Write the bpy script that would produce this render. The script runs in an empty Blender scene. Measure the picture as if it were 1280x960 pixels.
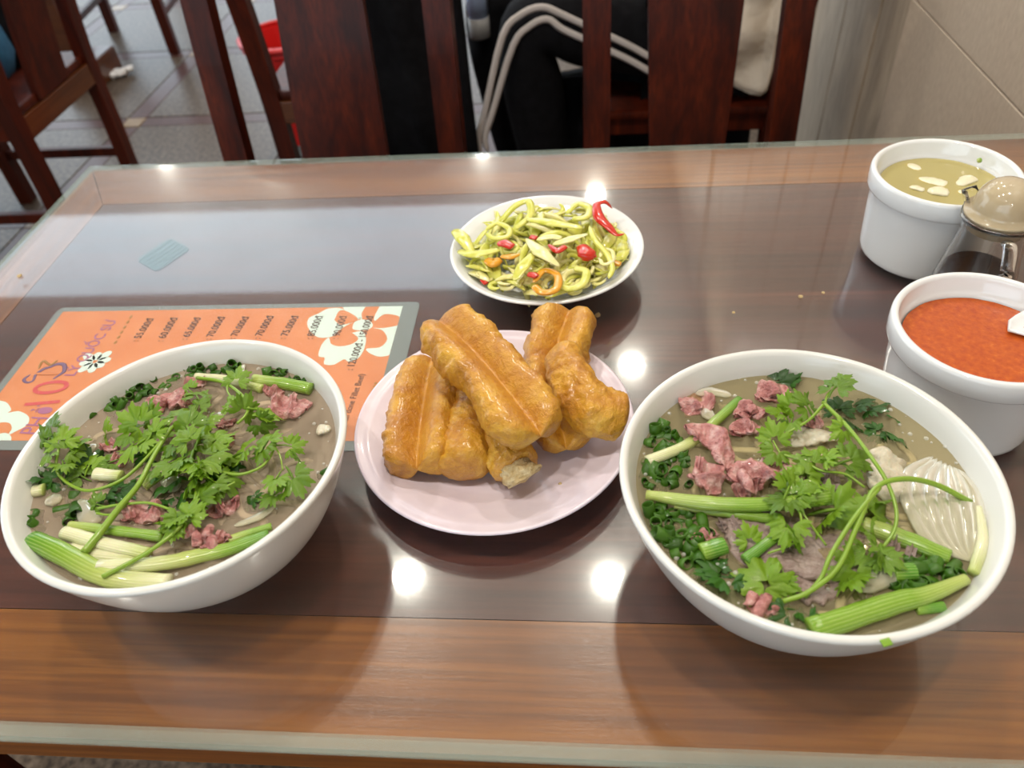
import bpy, bmesh, math, random
from mathutils import Vector, Matrix, noise
from math import sin, cos, pi, radians, sqrt, exp

sc = bpy.context.scene
# ------------------------------------------------------------------ camera
CZ = 1.18
FPX, PITCH, ROLL, YAW = 966.0, radians(43.33), radians(-5.578), radians(7.6)
fwd = Vector((-sin(YAW) * cos(PITCH), cos(YAW) * cos(PITCH), -sin(PITCH)))
rt0 = Vector((cos(YAW), sin(YAW), 0.0))
up0 = rt0.cross(fwd)
rt = rt0 * cos(ROLL) + up0 * sin(ROLL)
up = up0 * cos(ROLL) - rt0 * sin(ROLL)
cam_data = bpy.data.cameras.new('camera')
cam = bpy.data.objects.new('camera', cam_data)
sc.collection.objects.link(cam)
cam.matrix_world = Matrix(((rt.x, up.x, -fwd.x, 0), (rt.y, up.y, -fwd.y, 0), (rt.z, up.z, -fwd.z, CZ), (0, 0, 0, 1)))
cam_data.sensor_width = 36.0
cam_data.lens = FPX / 1280 * 36
cam_data.clip_start = 0.02
cam_data.dof.use_dof = True
cam_data.dof.focus_distance = 0.53
cam_data.dof.aperture_fstop = 8.5
sc.camera = cam

# ------------------------------------------------------------------ world, exposure
world = bpy.data.worlds.new('daylight')
sc.world = world
world.use_nodes = True
bg = world.node_tree.nodes['Background']
bg.inputs['Color'].default_value = (0.76, 0.89, 1.0, 1)
bg.inputs['Strength'].default_value = 3.2
sc.view_settings.view_transform = 'Standard'
sc.view_settings.look = 'None'
sc.view_settings.gamma = 1.0
sc.view_settings.use_curve_mapping = False
sc.view_settings.exposure = -0.2
CEIL = 3.1
TT = 0.757            # top of the glass on the table


def ray(px, py):
    u = (px - 640) / FPX
    v = -(py - 480) / FPX
    return fwd + rt * u + up * v


def S(px, py, z):
    d = ray(px, py)
    return Vector((0, 0, CZ)) + d * ((z - CZ) / d.z)


def SY(px, py, y):
    d = ray(px, py)
    return Vector((0, 0, CZ)) + d * (y / d.y)


# ceiling downlights: rows of round fittings; the nearest row is added only for light
DOWN = [(-0.745, 1.73), (0.088, 1.73), (-0.745, 0.15), (0.088, 0.15), (-1.58, 0.15),
        (0.235, 3.02), (0.07, 4.76), (-0.79, 5.49), (-2.49, 5.51), (-3.36, 5.52)]
LAMP_W = 17.0
for (x, y) in DOWN:
    l = bpy.data.lights.new('downlight_lamp', 'AREA')
    l.shape = 'DISK'
    l.size = 0.11
    l.energy = LAMP_W
    l.color = (1.0, 0.93, 0.83)
    lo = bpy.data.objects.new('downlight_lamp', l)
    lo.location = (x, y, CEIL - 0.03)
    sc.collection.objects.link(lo)


# ------------------------------------------------------------------ node helpers
def mat(name, col=(0.8, 0.8, 0.8), rough=0.5, metal=0.0, spec=0.5, coat=0.0, coat_r=0.05, sub=0.0, sub_r=(1, .5, .3), sub_s=0.005, alpha=1.0):
    m = bpy.data.materials.new(name)
    m.use_nodes = True
    b = m.node_tree.nodes['Principled BSDF']
    b.inputs['Base Color'].default_value = (*col, 1)
    b.inputs['Roughness'].default_value = rough
    b.inputs['Metallic'].default_value = metal
    b.inputs['Specular IOR Level'].default_value = spec
    b.inputs['Coat Weight'].default_value = coat
    b.inputs['Coat Roughness'].default_value = coat_r
    b.inputs['Alpha'].default_value = alpha
    if sub:
        b.inputs['Subsurface Weight'].default_value = sub
        b.inputs['Subsurface Radius'].default_value = sub_r
        b.inputs['Subsurface Scale'].default_value = sub_s
    return m


class N:
    def __init__(s, m):
        s.t = m.node_tree
        s.n = s.t.nodes
        s.b = s.n.get('Principled BSDF')
        s.out = s.n.get('Material Output')

    def add(s, kind, ins=None, **kw):
        n = s.n.new(kind)
        for k, v in kw.items():
            setattr(n, k, v)
        for k, v in (ins or {}).items():
            if hasattr(v, 'is_linked') or hasattr(v, 'links'):
                s.t.links.new(v, n.inputs[k])
            else:
                n.inputs[k].default_value = v
        return n

    def link(s, a, b):
        s.t.links.new(a, b)

    def coords(s, kind='Object', scale=(1, 1, 1), rot=(0, 0, 0)):
        tc = s.add('ShaderNodeTexCoord')
        mp = s.add('ShaderNodeMapping', {'Vector': tc.outputs[kind], 'Scale': scale, 'Rotation': rot})
        return mp.outputs['Vector']

    def noise(s, vec, scale=5, detail=4, rough=0.5, dist=0.0):
        return s.add('ShaderNodeTexNoise', {'Vector': vec, 'Scale': scale, 'Detail': detail, 'Roughness': rough, 'Distortion': dist}).outputs['Fac']

    def ramp(s, fac, stops):
        r = s.add('ShaderNodeValToRGB', {'Fac': fac})
        e = r.color_ramp.elements
        while len(e) < len(stops):
            e.new(0.5)
        for i, (p, c) in enumerate(stops):
            e[i].position = p
            e[i].color = (*c, 1) if len(c) == 3 else c
        return r.outputs['Color']

    def mix(s, fac, a, b, blend='MIX'):
        n = s.add('ShaderNodeMix', data_type='RGBA', blend_type=blend)
        for i, v in ((0, fac), (6, a), (7, b)):
            if hasattr(v, 'links'):
                s.link(v, n.inputs[i])
            else:
                n.inputs[i].default_value = v if i == 0 else (*v, 1)
        return n.outputs[2]

    def bump(s, h, strength=0.3, dist=0.001):
        n = s.add('ShaderNodeBump', {'Height': h, 'Strength': strength, 'Distance': dist})
        s.link(n.outputs['Normal'], s.b.inputs['Normal'])
        return n.outputs['Normal']

    def base(s, c):
        s.link(c, s.b.inputs['Base Color'])

    def attr(s, name='t'):
        return s.add('ShaderNodeAttribute', attribute_name=name).outputs['Fac']

    def rnd(s):
        return s.add('ShaderNodeObjectInfo').outputs['Random']


def noisy(name, stops, scale=20, rough=0.5, detail=4, bump=0.0, bscale=None, bdist=0.001, stretch=(1, 1, 1), dist=0.0, **kw):
    m = mat(name, stops[0][1][:3], rough, **kw)
    k = N(m)
    v = k.coords('Object', stretch)
    k.base(k.ramp(k.noise(v, scale, detail, 0.55, dist), stops))
    if bump:
        k.bump(k.noise(v, bscale or scale, 5, 0.6), bump, bdist)
    return m


def wood(name, dark, mid, light, axis='x', rough=0.35, coat=0.3):
    m = mat(name, mid, rough, coat=coat, coat_r=0.12)
    k = N(m)
    sx = {'x': (1.2, 22, 22), 'y': (22, 1.2, 22), 'z': (22, 22, 1.2)}[axis]
    v = k.coords('Object', sx)
    n1 = k.noise(v, 1.6, 6, 0.6, 0.6)
    sx2 = {'x': (4, 150, 150), 'y': (150, 4, 150), 'z': (150, 150, 4)}[axis]
    v2 = k.coords('Object', sx2)
    n2 = k.noise(v2, 1.5, 3, 0.6)
    c = k.ramp(n1, [(0.28, dark), (0.5, mid), (0.72, light)])
    c = k.mix(k.ramp(n2, [(0.42, (0, 0, 0)), (0.62, (.55, .55, .55))]), c, dark)
    k.base(c)
    k.bump(n2, 0.12, 0.0006)
    if rough > .4:
        k.b.inputs['Specular IOR Level'].default_value = 0.22
    return m


M = {}
M['wood_x'] = wood('table_wood', (0.125, 0.032, 0.003), (0.26, 0.078, 0.008), (0.37, 0.128, 0.015), 'x')
M['wood_y'] = wood('table_wood_cross', (0.125, 0.032, 0.003), (0.26, 0.078, 0.008), (0.37, 0.128, 0.015), 'y')
M['wood_dark'] = wood('table_panel_wood', (0.046, 0.009, 0.005), (0.092, 0.020, 0.010), (0.135, 0.034, 0.018), 'x')
M['chair_wood'] = wood('chair_wood', (0.020, 0.0028, 0.0008), (0.066, 0.0075, 0.0013), (0.115, 0.016, 0.0026), 'z', 0.42, 0.03)
M['chair_wood_x'] = wood('chair_rail_wood', (0.04, 0.010, 0.002), (0.09, 0.024, 0.005), (0.13, 0.038, 0.008), 'x', 0.3, 0.2)


def clear_glass(name, tint=(0.97, 0.985, 0.975), ior=1.5, smooth_r=0.02, haze=0.0, haze_r=0.2, scratch=False):
    m = bpy.data.materials.new(name)
    m.use_nodes = True
    k = N(m)
    k.n.remove(k.b)
    tr = k.add('ShaderNodeBsdfTransparent', {'Color': (*tint, 1)})
    bf = k.add('ShaderNodeNewGeometry').outputs['Backfacing']
    io = k.add('ShaderNodeMapRange', {'Value': bf, 'To Min': ior, 'To Max': 1 / ior})
    fr = k.add('ShaderNodeFresnel', {'IOR': io.outputs[0]})
    g1 = k.add('ShaderNodeBsdfAnisotropic', {'Roughness': smooth_r, 'Color': (1, 1, 1, 1)})
    gl = g1.outputs[0]
    if haze:
        g2 = k.add('ShaderNodeBsdfAnisotropic', {'Roughness': haze_r, 'Color': (1, 1, 1, 1)})
        f = haze
        if scratch:
            v = k.coords('Object', (1, 1, 1))
            nb = k.noise(k.coords('Object', (60, 900, 60)), 1.0, 3, 0.7)
            bp = k.add('ShaderNodeBump', {'Height': nb, 'Strength': 0.5, 'Distance': 0.0003})
            k.link(bp.outputs['Normal'], g2.inputs['Normal'])
            f = k.ramp(k.noise(v, 9, 5, 0.65, 1.0), [(0.3, (haze * .6,) * 3), (0.7, (haze * 1.25,) * 3)])
        mx = k.add('ShaderNodeMixShader', {'Fac': f, 1: gl, 2: g2.outputs[0]})
        gl = mx.outputs[0]
    m2 = k.add('ShaderNodeMixShader', {'Fac': fr.outputs[0], 1: tr.outputs[0], 2: gl})
    k.link(m2.outputs[0], k.out.inputs['Surface'])
    return m


M['glass_top'] = clear_glass('table_glass', (0.965, 0.985, 0.975), 1.52, 0.032, 0.27, 0.23, True)
M['glass'] = mat('clear_glass', (0.96, 0.96, 0.95), 0.02)
M['glass'].node_tree.nodes['Principled BSDF'].inputs['Transmission Weight'].default_value = 1.0
M['glass'].node_tree.nodes['Principled BSDF'].inputs['IOR'].default_value = 1.45
M['glass_edge'] = mat('glass_edge', (0.50, 0.62, 0.54), 0.12, alpha=0.24)
M['white_china'] = mat('white_china', (0.80, 0.82, 0.82), 0.12, coat=0.5, coat_r=0.03)
M['white_bowl'] = mat('white_melamine', (0.74, 0.745, 0.71), 0.2, coat=0.35, coat_r=0.06)
M['lilac_plate'] = noisy('lilac_melamine', [(0.3, (0.66, 0.58, 0.66)), (0.7, (0.74, 0.66, 0.72))], 30, 0.28, coat=0.3)
M['stem'] = mat('herb_stem', (0.22, 0.36, 0.03), 0.3, coat=0.2, sub=0.2, sub_r=(.5, 1, .2), sub_s=.003)


def leaf_mat(name, a, b, rough=0.38):
    m = bpy.data.materials.new(name)
    m.use_nodes = True
    k = N(m)
    v = k.coords('Object', (1, 1, 1))
    n = k.noise(v, 90, 3, 0.6)
    c = k.mix(n, a, b)
    r = k.rnd()
    c2 = k.mix(k.ramp(r, [(0, (0, 0, 0)), (1, (.7, .7, .7))]), c, tuple(x * .5 for x in a))
    k.link(c2, k.b.inputs['Base Color'])
    k.b.inputs['Roughness'].default_value = rough
    k.b.inputs['Coat Weight'].default_value = 0.25
    k.bump(k.noise(v, 400, 3, 0.5), 0.25, 0.0006)
    tl = k.add('ShaderNodeBsdfTranslucent', {'Color': c2})
    mx = k.add('ShaderNodeMixShader', {'Fac': 0.3, 1: k.b.outputs[0], 2: tl.outputs[0]})
    k.link(mx.outputs[0], k.out.inputs['Surface'])
    return m


M['leaf'] = leaf_mat('coriander_leaf', (0.115, 0.29, 0.008), (0.36, 0.55, 0.03))
M['leaf_dark'] = leaf_mat('wilted_coriander', (0.025, 0.12, 0.010), (0.07, 0.22, 0.02))
M['scallion_chop'] = leaf_mat('chopped_scallion', (0.03, 0.13, 0.008), (0.13, 0.32, 0.02), 0.2)


def scallion_mat(name, stops):
    m = mat(name, stops[0][1], 0.25, coat=0.35, sub=0.25, sub_r=(.6, 1, .3), sub_s=.004)
    k = N(m)
    v = k.coords('Object', (1, 1, 1))
    c = k.ramp(k.attr('t'), stops)
    n = k.noise(k.coords('Object', (1, 1, 1), (0, 0, .3)), 170, 4, 0.65, 1.5)
    sn = k.add('ShaderNodeMath', {0: k.attr('u'), 1: 120.0}, operation='MULTIPLY')
    st = k.add('ShaderNodeMath', {0: sn.outputs[0]}, operation='SINE')
    st = k.add('ShaderNodeMath', {0: st.outputs[0], 1: n}, operation='MULTIPLY')
    k.base(k.mix(k.ramp(st.outputs[0], [(0.05, (0, 0, 0)), (0.5, (.30, .30, .30))]), c, (0.55, 0.66, 0.22)))
    k.bump(st.outputs[0], 0.3, 0.0004)
    return m


GRN, LIM, PAL, WHT = (0.075, 0.25, 0.010), (0.19, 0.35, 0.025), (0.42, 0.49, 0.13), (0.70, 0.69, 0.46)
M['scal_gw'] = scallion_mat('scallion_green_to_white', [(0.0, GRN), (0.3, LIM), (0.6, PAL), (1.0, WHT)])
M['scal_g'] = scallion_mat('scallion_green', [(0.0, LIM), (0.5, GRN), (1.0, GRN)])
M['scal_y'] = scallion_mat('scallion_lime', [(0.0, PAL), (0.5, LIM), (1.0, LIM)])
M['scal_w'] = scallion_mat('scallion_white', [(0.0, WHT), (0.6, WHT), (1.0, PAL)])
M['beef'] = noisy('rare_beef', [(0.34, (0.37, 0.12, 0.115)), (0.5, (0.56, 0.25, 0.23)), (0.66, (0.73, 0.47, 0.43))], 170, 0.3, 6, 1.0, 330, 0.003, coat=0.4, sub=0.15, sub_r=(1, .35, .3), sub_s=.003)
M['beef_grey'] = noisy('cooked_beef', [(0.3, (0.20, 0.13, 0.11)), (0.5, (0.33, 0.24, 0.21)), (0.7, (0.44, 0.35, 0.31))], 120, 0.35, 5, 1.0, 200, 0.003, stretch=(1, 1.8, 1), coat=0.3)
M['fat'] = noisy('pale_tendon', [(0.3, (0.52, 0.47, 0.33)), (0.7, (0.72, 0.68, 0.55))], 90, 0.3, 4, 0.7, 200, 0.002, coat=0.3, sub=0.3, sub_s=.004)
M['noodle'] = mat('rice_noodle', (0.72, 0.70, 0.60), 0.3, coat=0.3, sub=0.3, sub_r=(1, .9, .7), sub_s=.003)


def mixer(name, col, rough, opacity, tint, ior=1.33, nscale=35, col2=None, bump=0.15):
    """cloudy liquid: part diffuse, part see-through, with a fresnel gloss"""
    m = bpy.data.materials.new(name)
    m.use_nodes = True
    k = N(m)
    v = k.coords('Object', (1, 1, 1))
    n = k.noise(v, nscale, 4, 0.6, 0.5)
    c = k.mix(n, col, col2 or col)
    k.link(c, k.b.inputs['Base Color'])
    k.b.inputs['Roughness'].default_value = rough
    k.b.inputs['IOR'].default_value = ior
    nb = k.bump(k.noise(v, 160, 3, 0.6), bump, 0.0006)
    tr = k.add('ShaderNodeBsdfTransparent', {'Color': (*tint, 1)})
    gl = k.add('ShaderNodeBsdfAnisotropic', {'Roughness': rough, 'Normal': nb})
    fr = k.add('ShaderNodeFresnel', {'IOR': ior, 'Normal': nb})
    mg = k.add('ShaderNodeMixShader', {'Fac': fr.outputs[0], 1: tr.outputs[0], 2: gl.outputs[0]})
    mx = k.add('ShaderNodeMixShader', {'Fac': opacity, 1: mg.outputs[0], 2: k.b.outputs[0]})
    k.link(mx.outputs[0], k.out.inputs['Surface'])
    return m


M['broth_l'] = mixer('cloudy_beef_broth', (0.50, 0.37, 0.27), 0.04, 0.34, (0.94, 0.86, 0.76), 1.36, 25, (0.64, 0.53, 0.40))
M['broth_r'] = mixer('clear_beef_broth', (0.46, 0.39, 0.22), 0.04, 0.26, (0.92, 0.86, 0.66), 1.36, 22, (0.60, 0.52, 0.32))
M['vinegar'] = mixer('garlic_vinegar', (0.66, 0.57, 0.22), 0.03, 0.42, (0.95, 0.88, 0.6), 1.34, 30)
M['chili_sauce'] = noisy('chili_sauce', [(0.3, (0.40, 0.055, 0.002)), (0.62, (0.53, 0.095, 0.004)), (0.8, (0.66, 0.20, 0.02))], 220, 0.16, 5, 0.5, 330, 0.0012, coat=0.3)
M['soy'] = mat('dark_fish_sauce', (0.035, 0.008, 0.003), 0.08)
M['garlic'] = noisy('garlic', [(0.3, (0.72, 0.66, 0.42)), (0.7, (0.85, 0.82, 0.66))], 60, 0.3, coat=0.3)
M['lid'] = noisy('beige_plastic_lid', [(0.3, (0.50, 0.39, 0.23)), (0.7, (0.62, 0.52, 0.35))], 40, 0.12, coat=0.6, alpha=0.78)


def dough_mat():
    m = mat('fried_dough', (0.6, 0.3, 0.06), 0.34, coat=0.35, coat_r=0.18)
    k = N(m)
    v = k.coords('Object', (1, 1, 1))
    n = k.noise(v, 38, 6, 0.65, 0.6)
    n2 = k.noise(v, 260, 4, 0.6)
    c = k.ramp(n, [(0.25, (0.34, 0.115, 0.004)), (0.45, (0.55, 0.245, 0.012)), (0.6, (0.68, 0.36, 0.028)), (0.8, (0.78, 0.54, 0.11))])
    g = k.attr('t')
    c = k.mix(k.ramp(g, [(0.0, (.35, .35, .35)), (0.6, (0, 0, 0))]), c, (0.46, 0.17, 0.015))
    c = k.mix(k.ramp(n2, [(0.5, (0, 0, 0)), (0.75, (.5, .5, .5))]), c, (0.40, 0.13, 0.012))
    k.base(c)
    nn = k.add('ShaderNodeMath', {0: n, 1: n2}, operation='ADD')
    w = k.noise(k.coords('Object', (1, 1, 1)), 120, 5, 0.7, 1.2)
    nn = k.add('ShaderNodeMath', {0: nn.outputs[0], 1: w}, operation='ADD')
    k.bump(nn.outputs[0], 0.7, 0.0022)
    return m


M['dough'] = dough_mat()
M['crumb_in'] = noisy('torn_dough', [(0.3, (0.55, 0.36, 0.12)), (0.7, (0.75, 0.62, 0.36))], 150, 0.5, 5, 1.0, 300, 0.003)
M['pickle'] = noisy('pickled_green_vegetable', [(0.3, (0.52, 0.55, 0.05)), (0.7, (0.74, 0.72, 0.20))], 70, 0.2, 4, 0.3, 200, 0.001, coat=0.4, sub=0.4, sub_r=(1, 1, .4), sub_s=.004)
M['pickle_pale'] = noisy('pickled_pale_vegetable', [(0.3, (0.70, 0.66, 0.20)), (0.7, (0.82, 0.78, 0.42))], 70, 0.2, 4, 0.3, 200, 0.001, coat=0.4, sub=0.4, sub_r=(1, 1, .5), sub_s=.004)
M['chili'] = mat('red_chili', (0.58, 0.022, 0.006), 0.18, coat=0.5)
M['chili_or'] = mat('orange_chili', (0.74, 0.34, 0.02), 0.2, coat=0.5)
M['paper'] = noisy('orange_menu_paper', [(0.3, (0.76, 0.24, 0.085)), (0.7, (0.84, 0.30, 0.12))], 30, 0.5)
M['paper_white'] = mat('white_print', (0.80, 0.90, 0.84), 0.5)
M['ink'] = mat('dark_ink', (0.10, 0.055, 0.045), 0.6)
M['ink_purple'] = mat('purple_ink', (0.46, 0.15, 0.30), 0.6)
M['ink_blue'] = mat('slate_blue_ink', (0.22, 0.12, 0.24), 0.6)
M['ink_red'] = mat('red_ink', (0.72, 0.09, 0.10), 0.6)
M['ink_olive'] = mat('olive_ink', (0.46, 0.22, 0.05), 0.6)
M['laminate'] = mat('laminate_film', (0.34, 0.36, 0.36), 0.25, alpha=0.75, coat=0.3)
M['teal'] = noisy('teal_pad', [(0.35, (0.014, 0.05, 0.052)), (0.65, (0.035, 0.10, 0.10))], 300, 0.6, 4, 0.8, 300, 0.001)
M['terrazzo'] = noisy('terrazzo', [(0.35, (0.035, 0.024, 0.017)), (0.5, (0.085, 0.060, 0.042)), (0.66, (0.145, 0.108, 0.078))], 75, 0.34, 6, spec=0.28)
M['strip'] = noisy('brown_floor_strip', [(0.35, (0.05, 0.019, 0.015)), (0.65, (0.085, 0.034, 0.027))], 80, 0.32, 5, spec=0.3)
M['strip_sq'] = noisy('tan_floor_square', [(0.35, (0.18, 0.10, 0.035)), (0.65, (0.24, 0.15, 0.06))], 60, 0.3)
M['plaster'] = mat('white_plaster', (0.82, 0.80, 0.76), 0.8)
M['ceiling_board'] = mat('ceiling_board', (0.30, 0.235, 0.18), 0.8)
M['wall_tile'] = noisy('beige_wall_tile', [(0.3, (0.47, 0.365, 0.265)), (0.7, (0.60, 0.485, 0.37))], 190, 0.45, 6, 0.35, 420, 0.0008, stretch=(1, 1, .35))
M['wall_strip'] = noisy('taupe_wall_strip', [(0.3, (0.32, 0.25, 0.18)), (0.7, (0.45, 0.365, 0.27))], 60, 0.5, 5, 0.2, 200, 0.001, stretch=(1, 1, .2))
M['skin'] = mat('skin', (0.52, 0.30, 0.20), 0.5, sub=0.15, sub_s=.01)
M['hair'] = mat('black_hair', (0.012, 0.010, 0.009), 0.45)
M['black_cloth'] = noisy('black_cloth', [(0.3, (0.003, 0.003, 0.004)), (0.7, (0.007, 0.007, 0.009))], 40, 0.85, 4, 0.4, 30, 0.004, spec=0.15)
M['white_cloth'] = noisy('white_cloth', [(0.3, (0.62, 0.54, 0.44)), (0.7, (0.72, 0.65, 0.55))], 20, 0.8, 4, 0.8, 16, 0.012)
M['blue_cloth'] = noisy('blue_cloth', [(0.3, (0.01, 0.09, 0.19)), (0.7, (0.02, 0.16, 0.30))], 20, 0.8, 4, 0.5, 16, 0.01)
M['stripe'] = mat('white_stripe', (0.60, 0.55, 0.52), 0.7)
M['red_plastic'] = mat('red_plastic', (0.55, 0.012, 0.010), 0.35)
M['bag_plastic'] = noisy('grey_plastic_bag', [(0.3, (0.03, 0.035, 0.035)), (0.7, (0.16, 0.18, 0.18))], 30, 0.3, 4, 0.8, 25, 0.006)
M['pale_blue'] = mat('pale_blue_plastic', (0.45, 0.58, 0.85), 0.3)
M['grey_plastic'] = mat('grey_plastic', (0.22, 0.22, 0.22), 0.4)
M['tissue'] = mat('tissue', (0.78, 0.76, 0.74), 0.9)
M['lamp_ring'] = mat('lamp_ring', (0.85, 0.85, 0.83), 0.4)
M['lens'] = mat('lamp_lens', (0.9, 0.9, 0.88), 0.4)
_k = N(M['lens'])
_k.b.inputs['Emission Color'].default_value = (1, .94, .85, 1)
_k.b.inputs['Emission Strength'].default_value = 12.0
M['bubble'] = mat('bubble_sparkle_film', (0.85, 0.86, 0.78), 0.1, alpha=0.38, coat=1.0, coat_r=0.12)  # sparkles are put into the pale colour of the bubbles
M['oil'] = mixer('oil_film', (0.62, 0.52, 0.26), 0.03, 0.25, (0.97, 0.93, 0.8), 1.45, 60)


# ------------------------------------------------------------------ object helpers
def link(o):
    sc.collection.objects.link(o)
    return o


def wloc(o):
    v = Vector((0, 0, 0))
    while o is not None:
        v = v + o.location
        o = o.parent
    return v


def tag(o, label=None, cat=None, group=None, kind=None):
    for k, v in (('label', label), ('category', cat), ('group', group), ('kind', kind)):
        if v:
            o[k] = v
    return o


def thing(name, loc, label=None, cat=None, group=None, kind=None):
    o = bpy.data.objects.new(name, None)
    o.empty_display_size = 0.02
    o.location = loc
    return tag(link(o), label, cat, group, kind)


def raw(name, vs, fs, m, smooth=True, t=None, u=None):
    me = bpy.data.meshes.new(name)
    me.from_pydata([tuple(v) for v in vs], [], fs)
    if t is not None:
        a = me.attributes.new('t', 'FLOAT', 'POINT')
        a.data.foreach_set('value', t)
        a = me.attributes.new('u', 'FLOAT', 'POINT')
        a.data.foreach_set('value', [(i % 14) / 14 for i in range(len(vs))])
    me.materials.append(M[m] if isinstance(m, str) else m)
    if smooth:
        me.polygons.foreach_set('use_smooth', [True] * len(me.polygons))
    me.update()
    return me


def obj(name, geo, m, parent=None, smooth=True, loc=None, local=False):
    """geo = (verts, faces[, t]) in world coordinates (local=True: already local)"""
    vs, fs = geo[0], geo[1]
    t = geo[2] if len(geo) > 2 else None
    if loc is None:
        loc = Vector((0, 0, 0))
        if parent is None and not local:
            loc = Vector((sum(v[0] for v in vs) / len(vs), sum(v[1] for v in vs) / len(vs), min(v[2] for v in vs)))
    off = Vector((0, 0, 0)) if local else Vector(loc) + (wloc(parent) if parent else Vector((0, 0, 0)))
    o = bpy.data.objects.new(name, raw(name, [Vector(v) - off for v in vs], fs, m, smooth, t))
    o.location = loc
    o.parent = parent
    return link(o)


def inst(name, me, parent=None, loc=(0, 0, 0), rot=None, scale=1.0):
    o = bpy.data.objects.new(name, me)
    o.parent = parent
    R = (rot if rot is not None else Matrix.Identity(3)).to_4x4()
    sc_ = scale if hasattr(scale, '__len__') else (scale,) * 3
    o.matrix_local = Matrix.Translation(loc) @ R @ Matrix.Diagonal((*sc_, 1))
    return link(o)


def copy_tree(o, parent=None):
    c = o.copy()
    link(c)
    c.parent = parent
    for ch in list(o.children):
        copy_tree(ch, c)
    return c


def join(*gs):
    V, Fc, T = [], [], []
    has = any(len(g) > 2 for g in gs)
    for g in gs:
        k = len(V)
        V += list(g[0])
        Fc += [[i + k for i in f] for f in g[1]]
        if has:
            T += list(g[2]) if len(g) > 2 else [0.0] * len(g[0])
    return (V, Fc, T) if has else (V, Fc)


def box(c, s, bev=0.0, rot=None, seg=2):
    bm = bmesh.new()
    bmesh.ops.create_cube(bm, size=1.0)
    for v in bm.verts:
        v.co = Vector((v.co.x * s[0], v.co.y * s[1], v.co.z * s[2]))
    if bev:
        bmesh.ops.bevel(bm, geom=bm.edges[:], offset=bev, segments=seg, profile=0.7, affect='EDGES')
    if rot is not None:
        bm.transform(rot.to_4x4())
    bm.transform(Matrix.Translation(c))
    bm.verts.index_update()
    r = ([v.co.copy() for v in bm.verts], [[v.index for v in f.verts] for f in bm.faces])
    bm.free()
    return r


def prism(poly, z0, z1):
    n = len(poly)
    vs = [Vector((p[0], p[1], z0)) for p in poly] + [Vector((p[0], p[1], z1)) for p in poly]
    a = sum(poly[i][0] * poly[(i + 1) % n][1] - poly[(i + 1) % n][0] * poly[i][1] for i in range(n))
    fs = [[i, (i + 1) % n, n + (i + 1) % n, n + i] for i in range(n)]
    fs += [list(range(n))[::-1], list(range(n, 2 * n))]
    if a < 0:
        fs = [f[::-1] for f in fs]
    return vs, fs


def lathe(c, prof, seg=64, closed=False):
    """prof = [(r, z)]"""
    vs, fs = [], []
    rings = []
    for (r, z) in prof:
        if r < 1e-6:
            rings.append([len(vs)])
            vs.append(Vector((c[0], c[1], z)))
        else:
            rings.append(list(range(len(vs), len(vs) + seg)))
            vs += [Vector((c[0] + r * cos(2 * pi * i / seg), c[1] + r * sin(2 * pi * i / seg), z)) for i in range(seg)]
    pr = list(zip(rings, rings[1:])) + ([(rings[-1], rings[0])] if closed else [])
    for A, B in pr:
        for i in range(seg):
            j = (i + 1) % seg
            if len(A) == 1 and len(B) == 1:
                continue
            if len(A) == 1:
                fs.append([A[0], B[j], B[i]])
            elif len(B) == 1:
                fs.append([A[i], A[j], B[0]])
            else:
                fs.append([A[i], A[j], B[j], B[i]])
    return vs, fs


def crom(P, n):
    """Catmull-Rom resample of points to n+1 points"""
    P = [Vector(p) for p in P]
    if len(P) == 2:
        return [P[0].lerp(P[1], i / n) for i in range(n + 1)]
    Q = [P[0] * 2 - P[1]] + P + [P[-1] * 2 - P[-2]]
    out = []
    m = len(P) - 1
    for i in range(n + 1):
        f = i / n * m
        k = min(int(f), m - 1)
        u = f - k
        a, b, c, d = Q[k], Q[k + 1], Q[k + 2], Q[k + 3]
        out.append(0.5 * ((2 * b) + (c - a) * u + (2 * a - 5 * b + 4 * c - d) * u * u + (3 * b - a - 3 * c + d) * u ** 3))
    return out


def lerp_list(L, f):
    x = f * (len(L) - 1)
    k = min(int(x), len(L) - 2) if len(L) > 1 else 0
    return L[0] if len(L) == 1 else L[k] + (L[k + 1] - L[k]) * (x - k)


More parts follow.
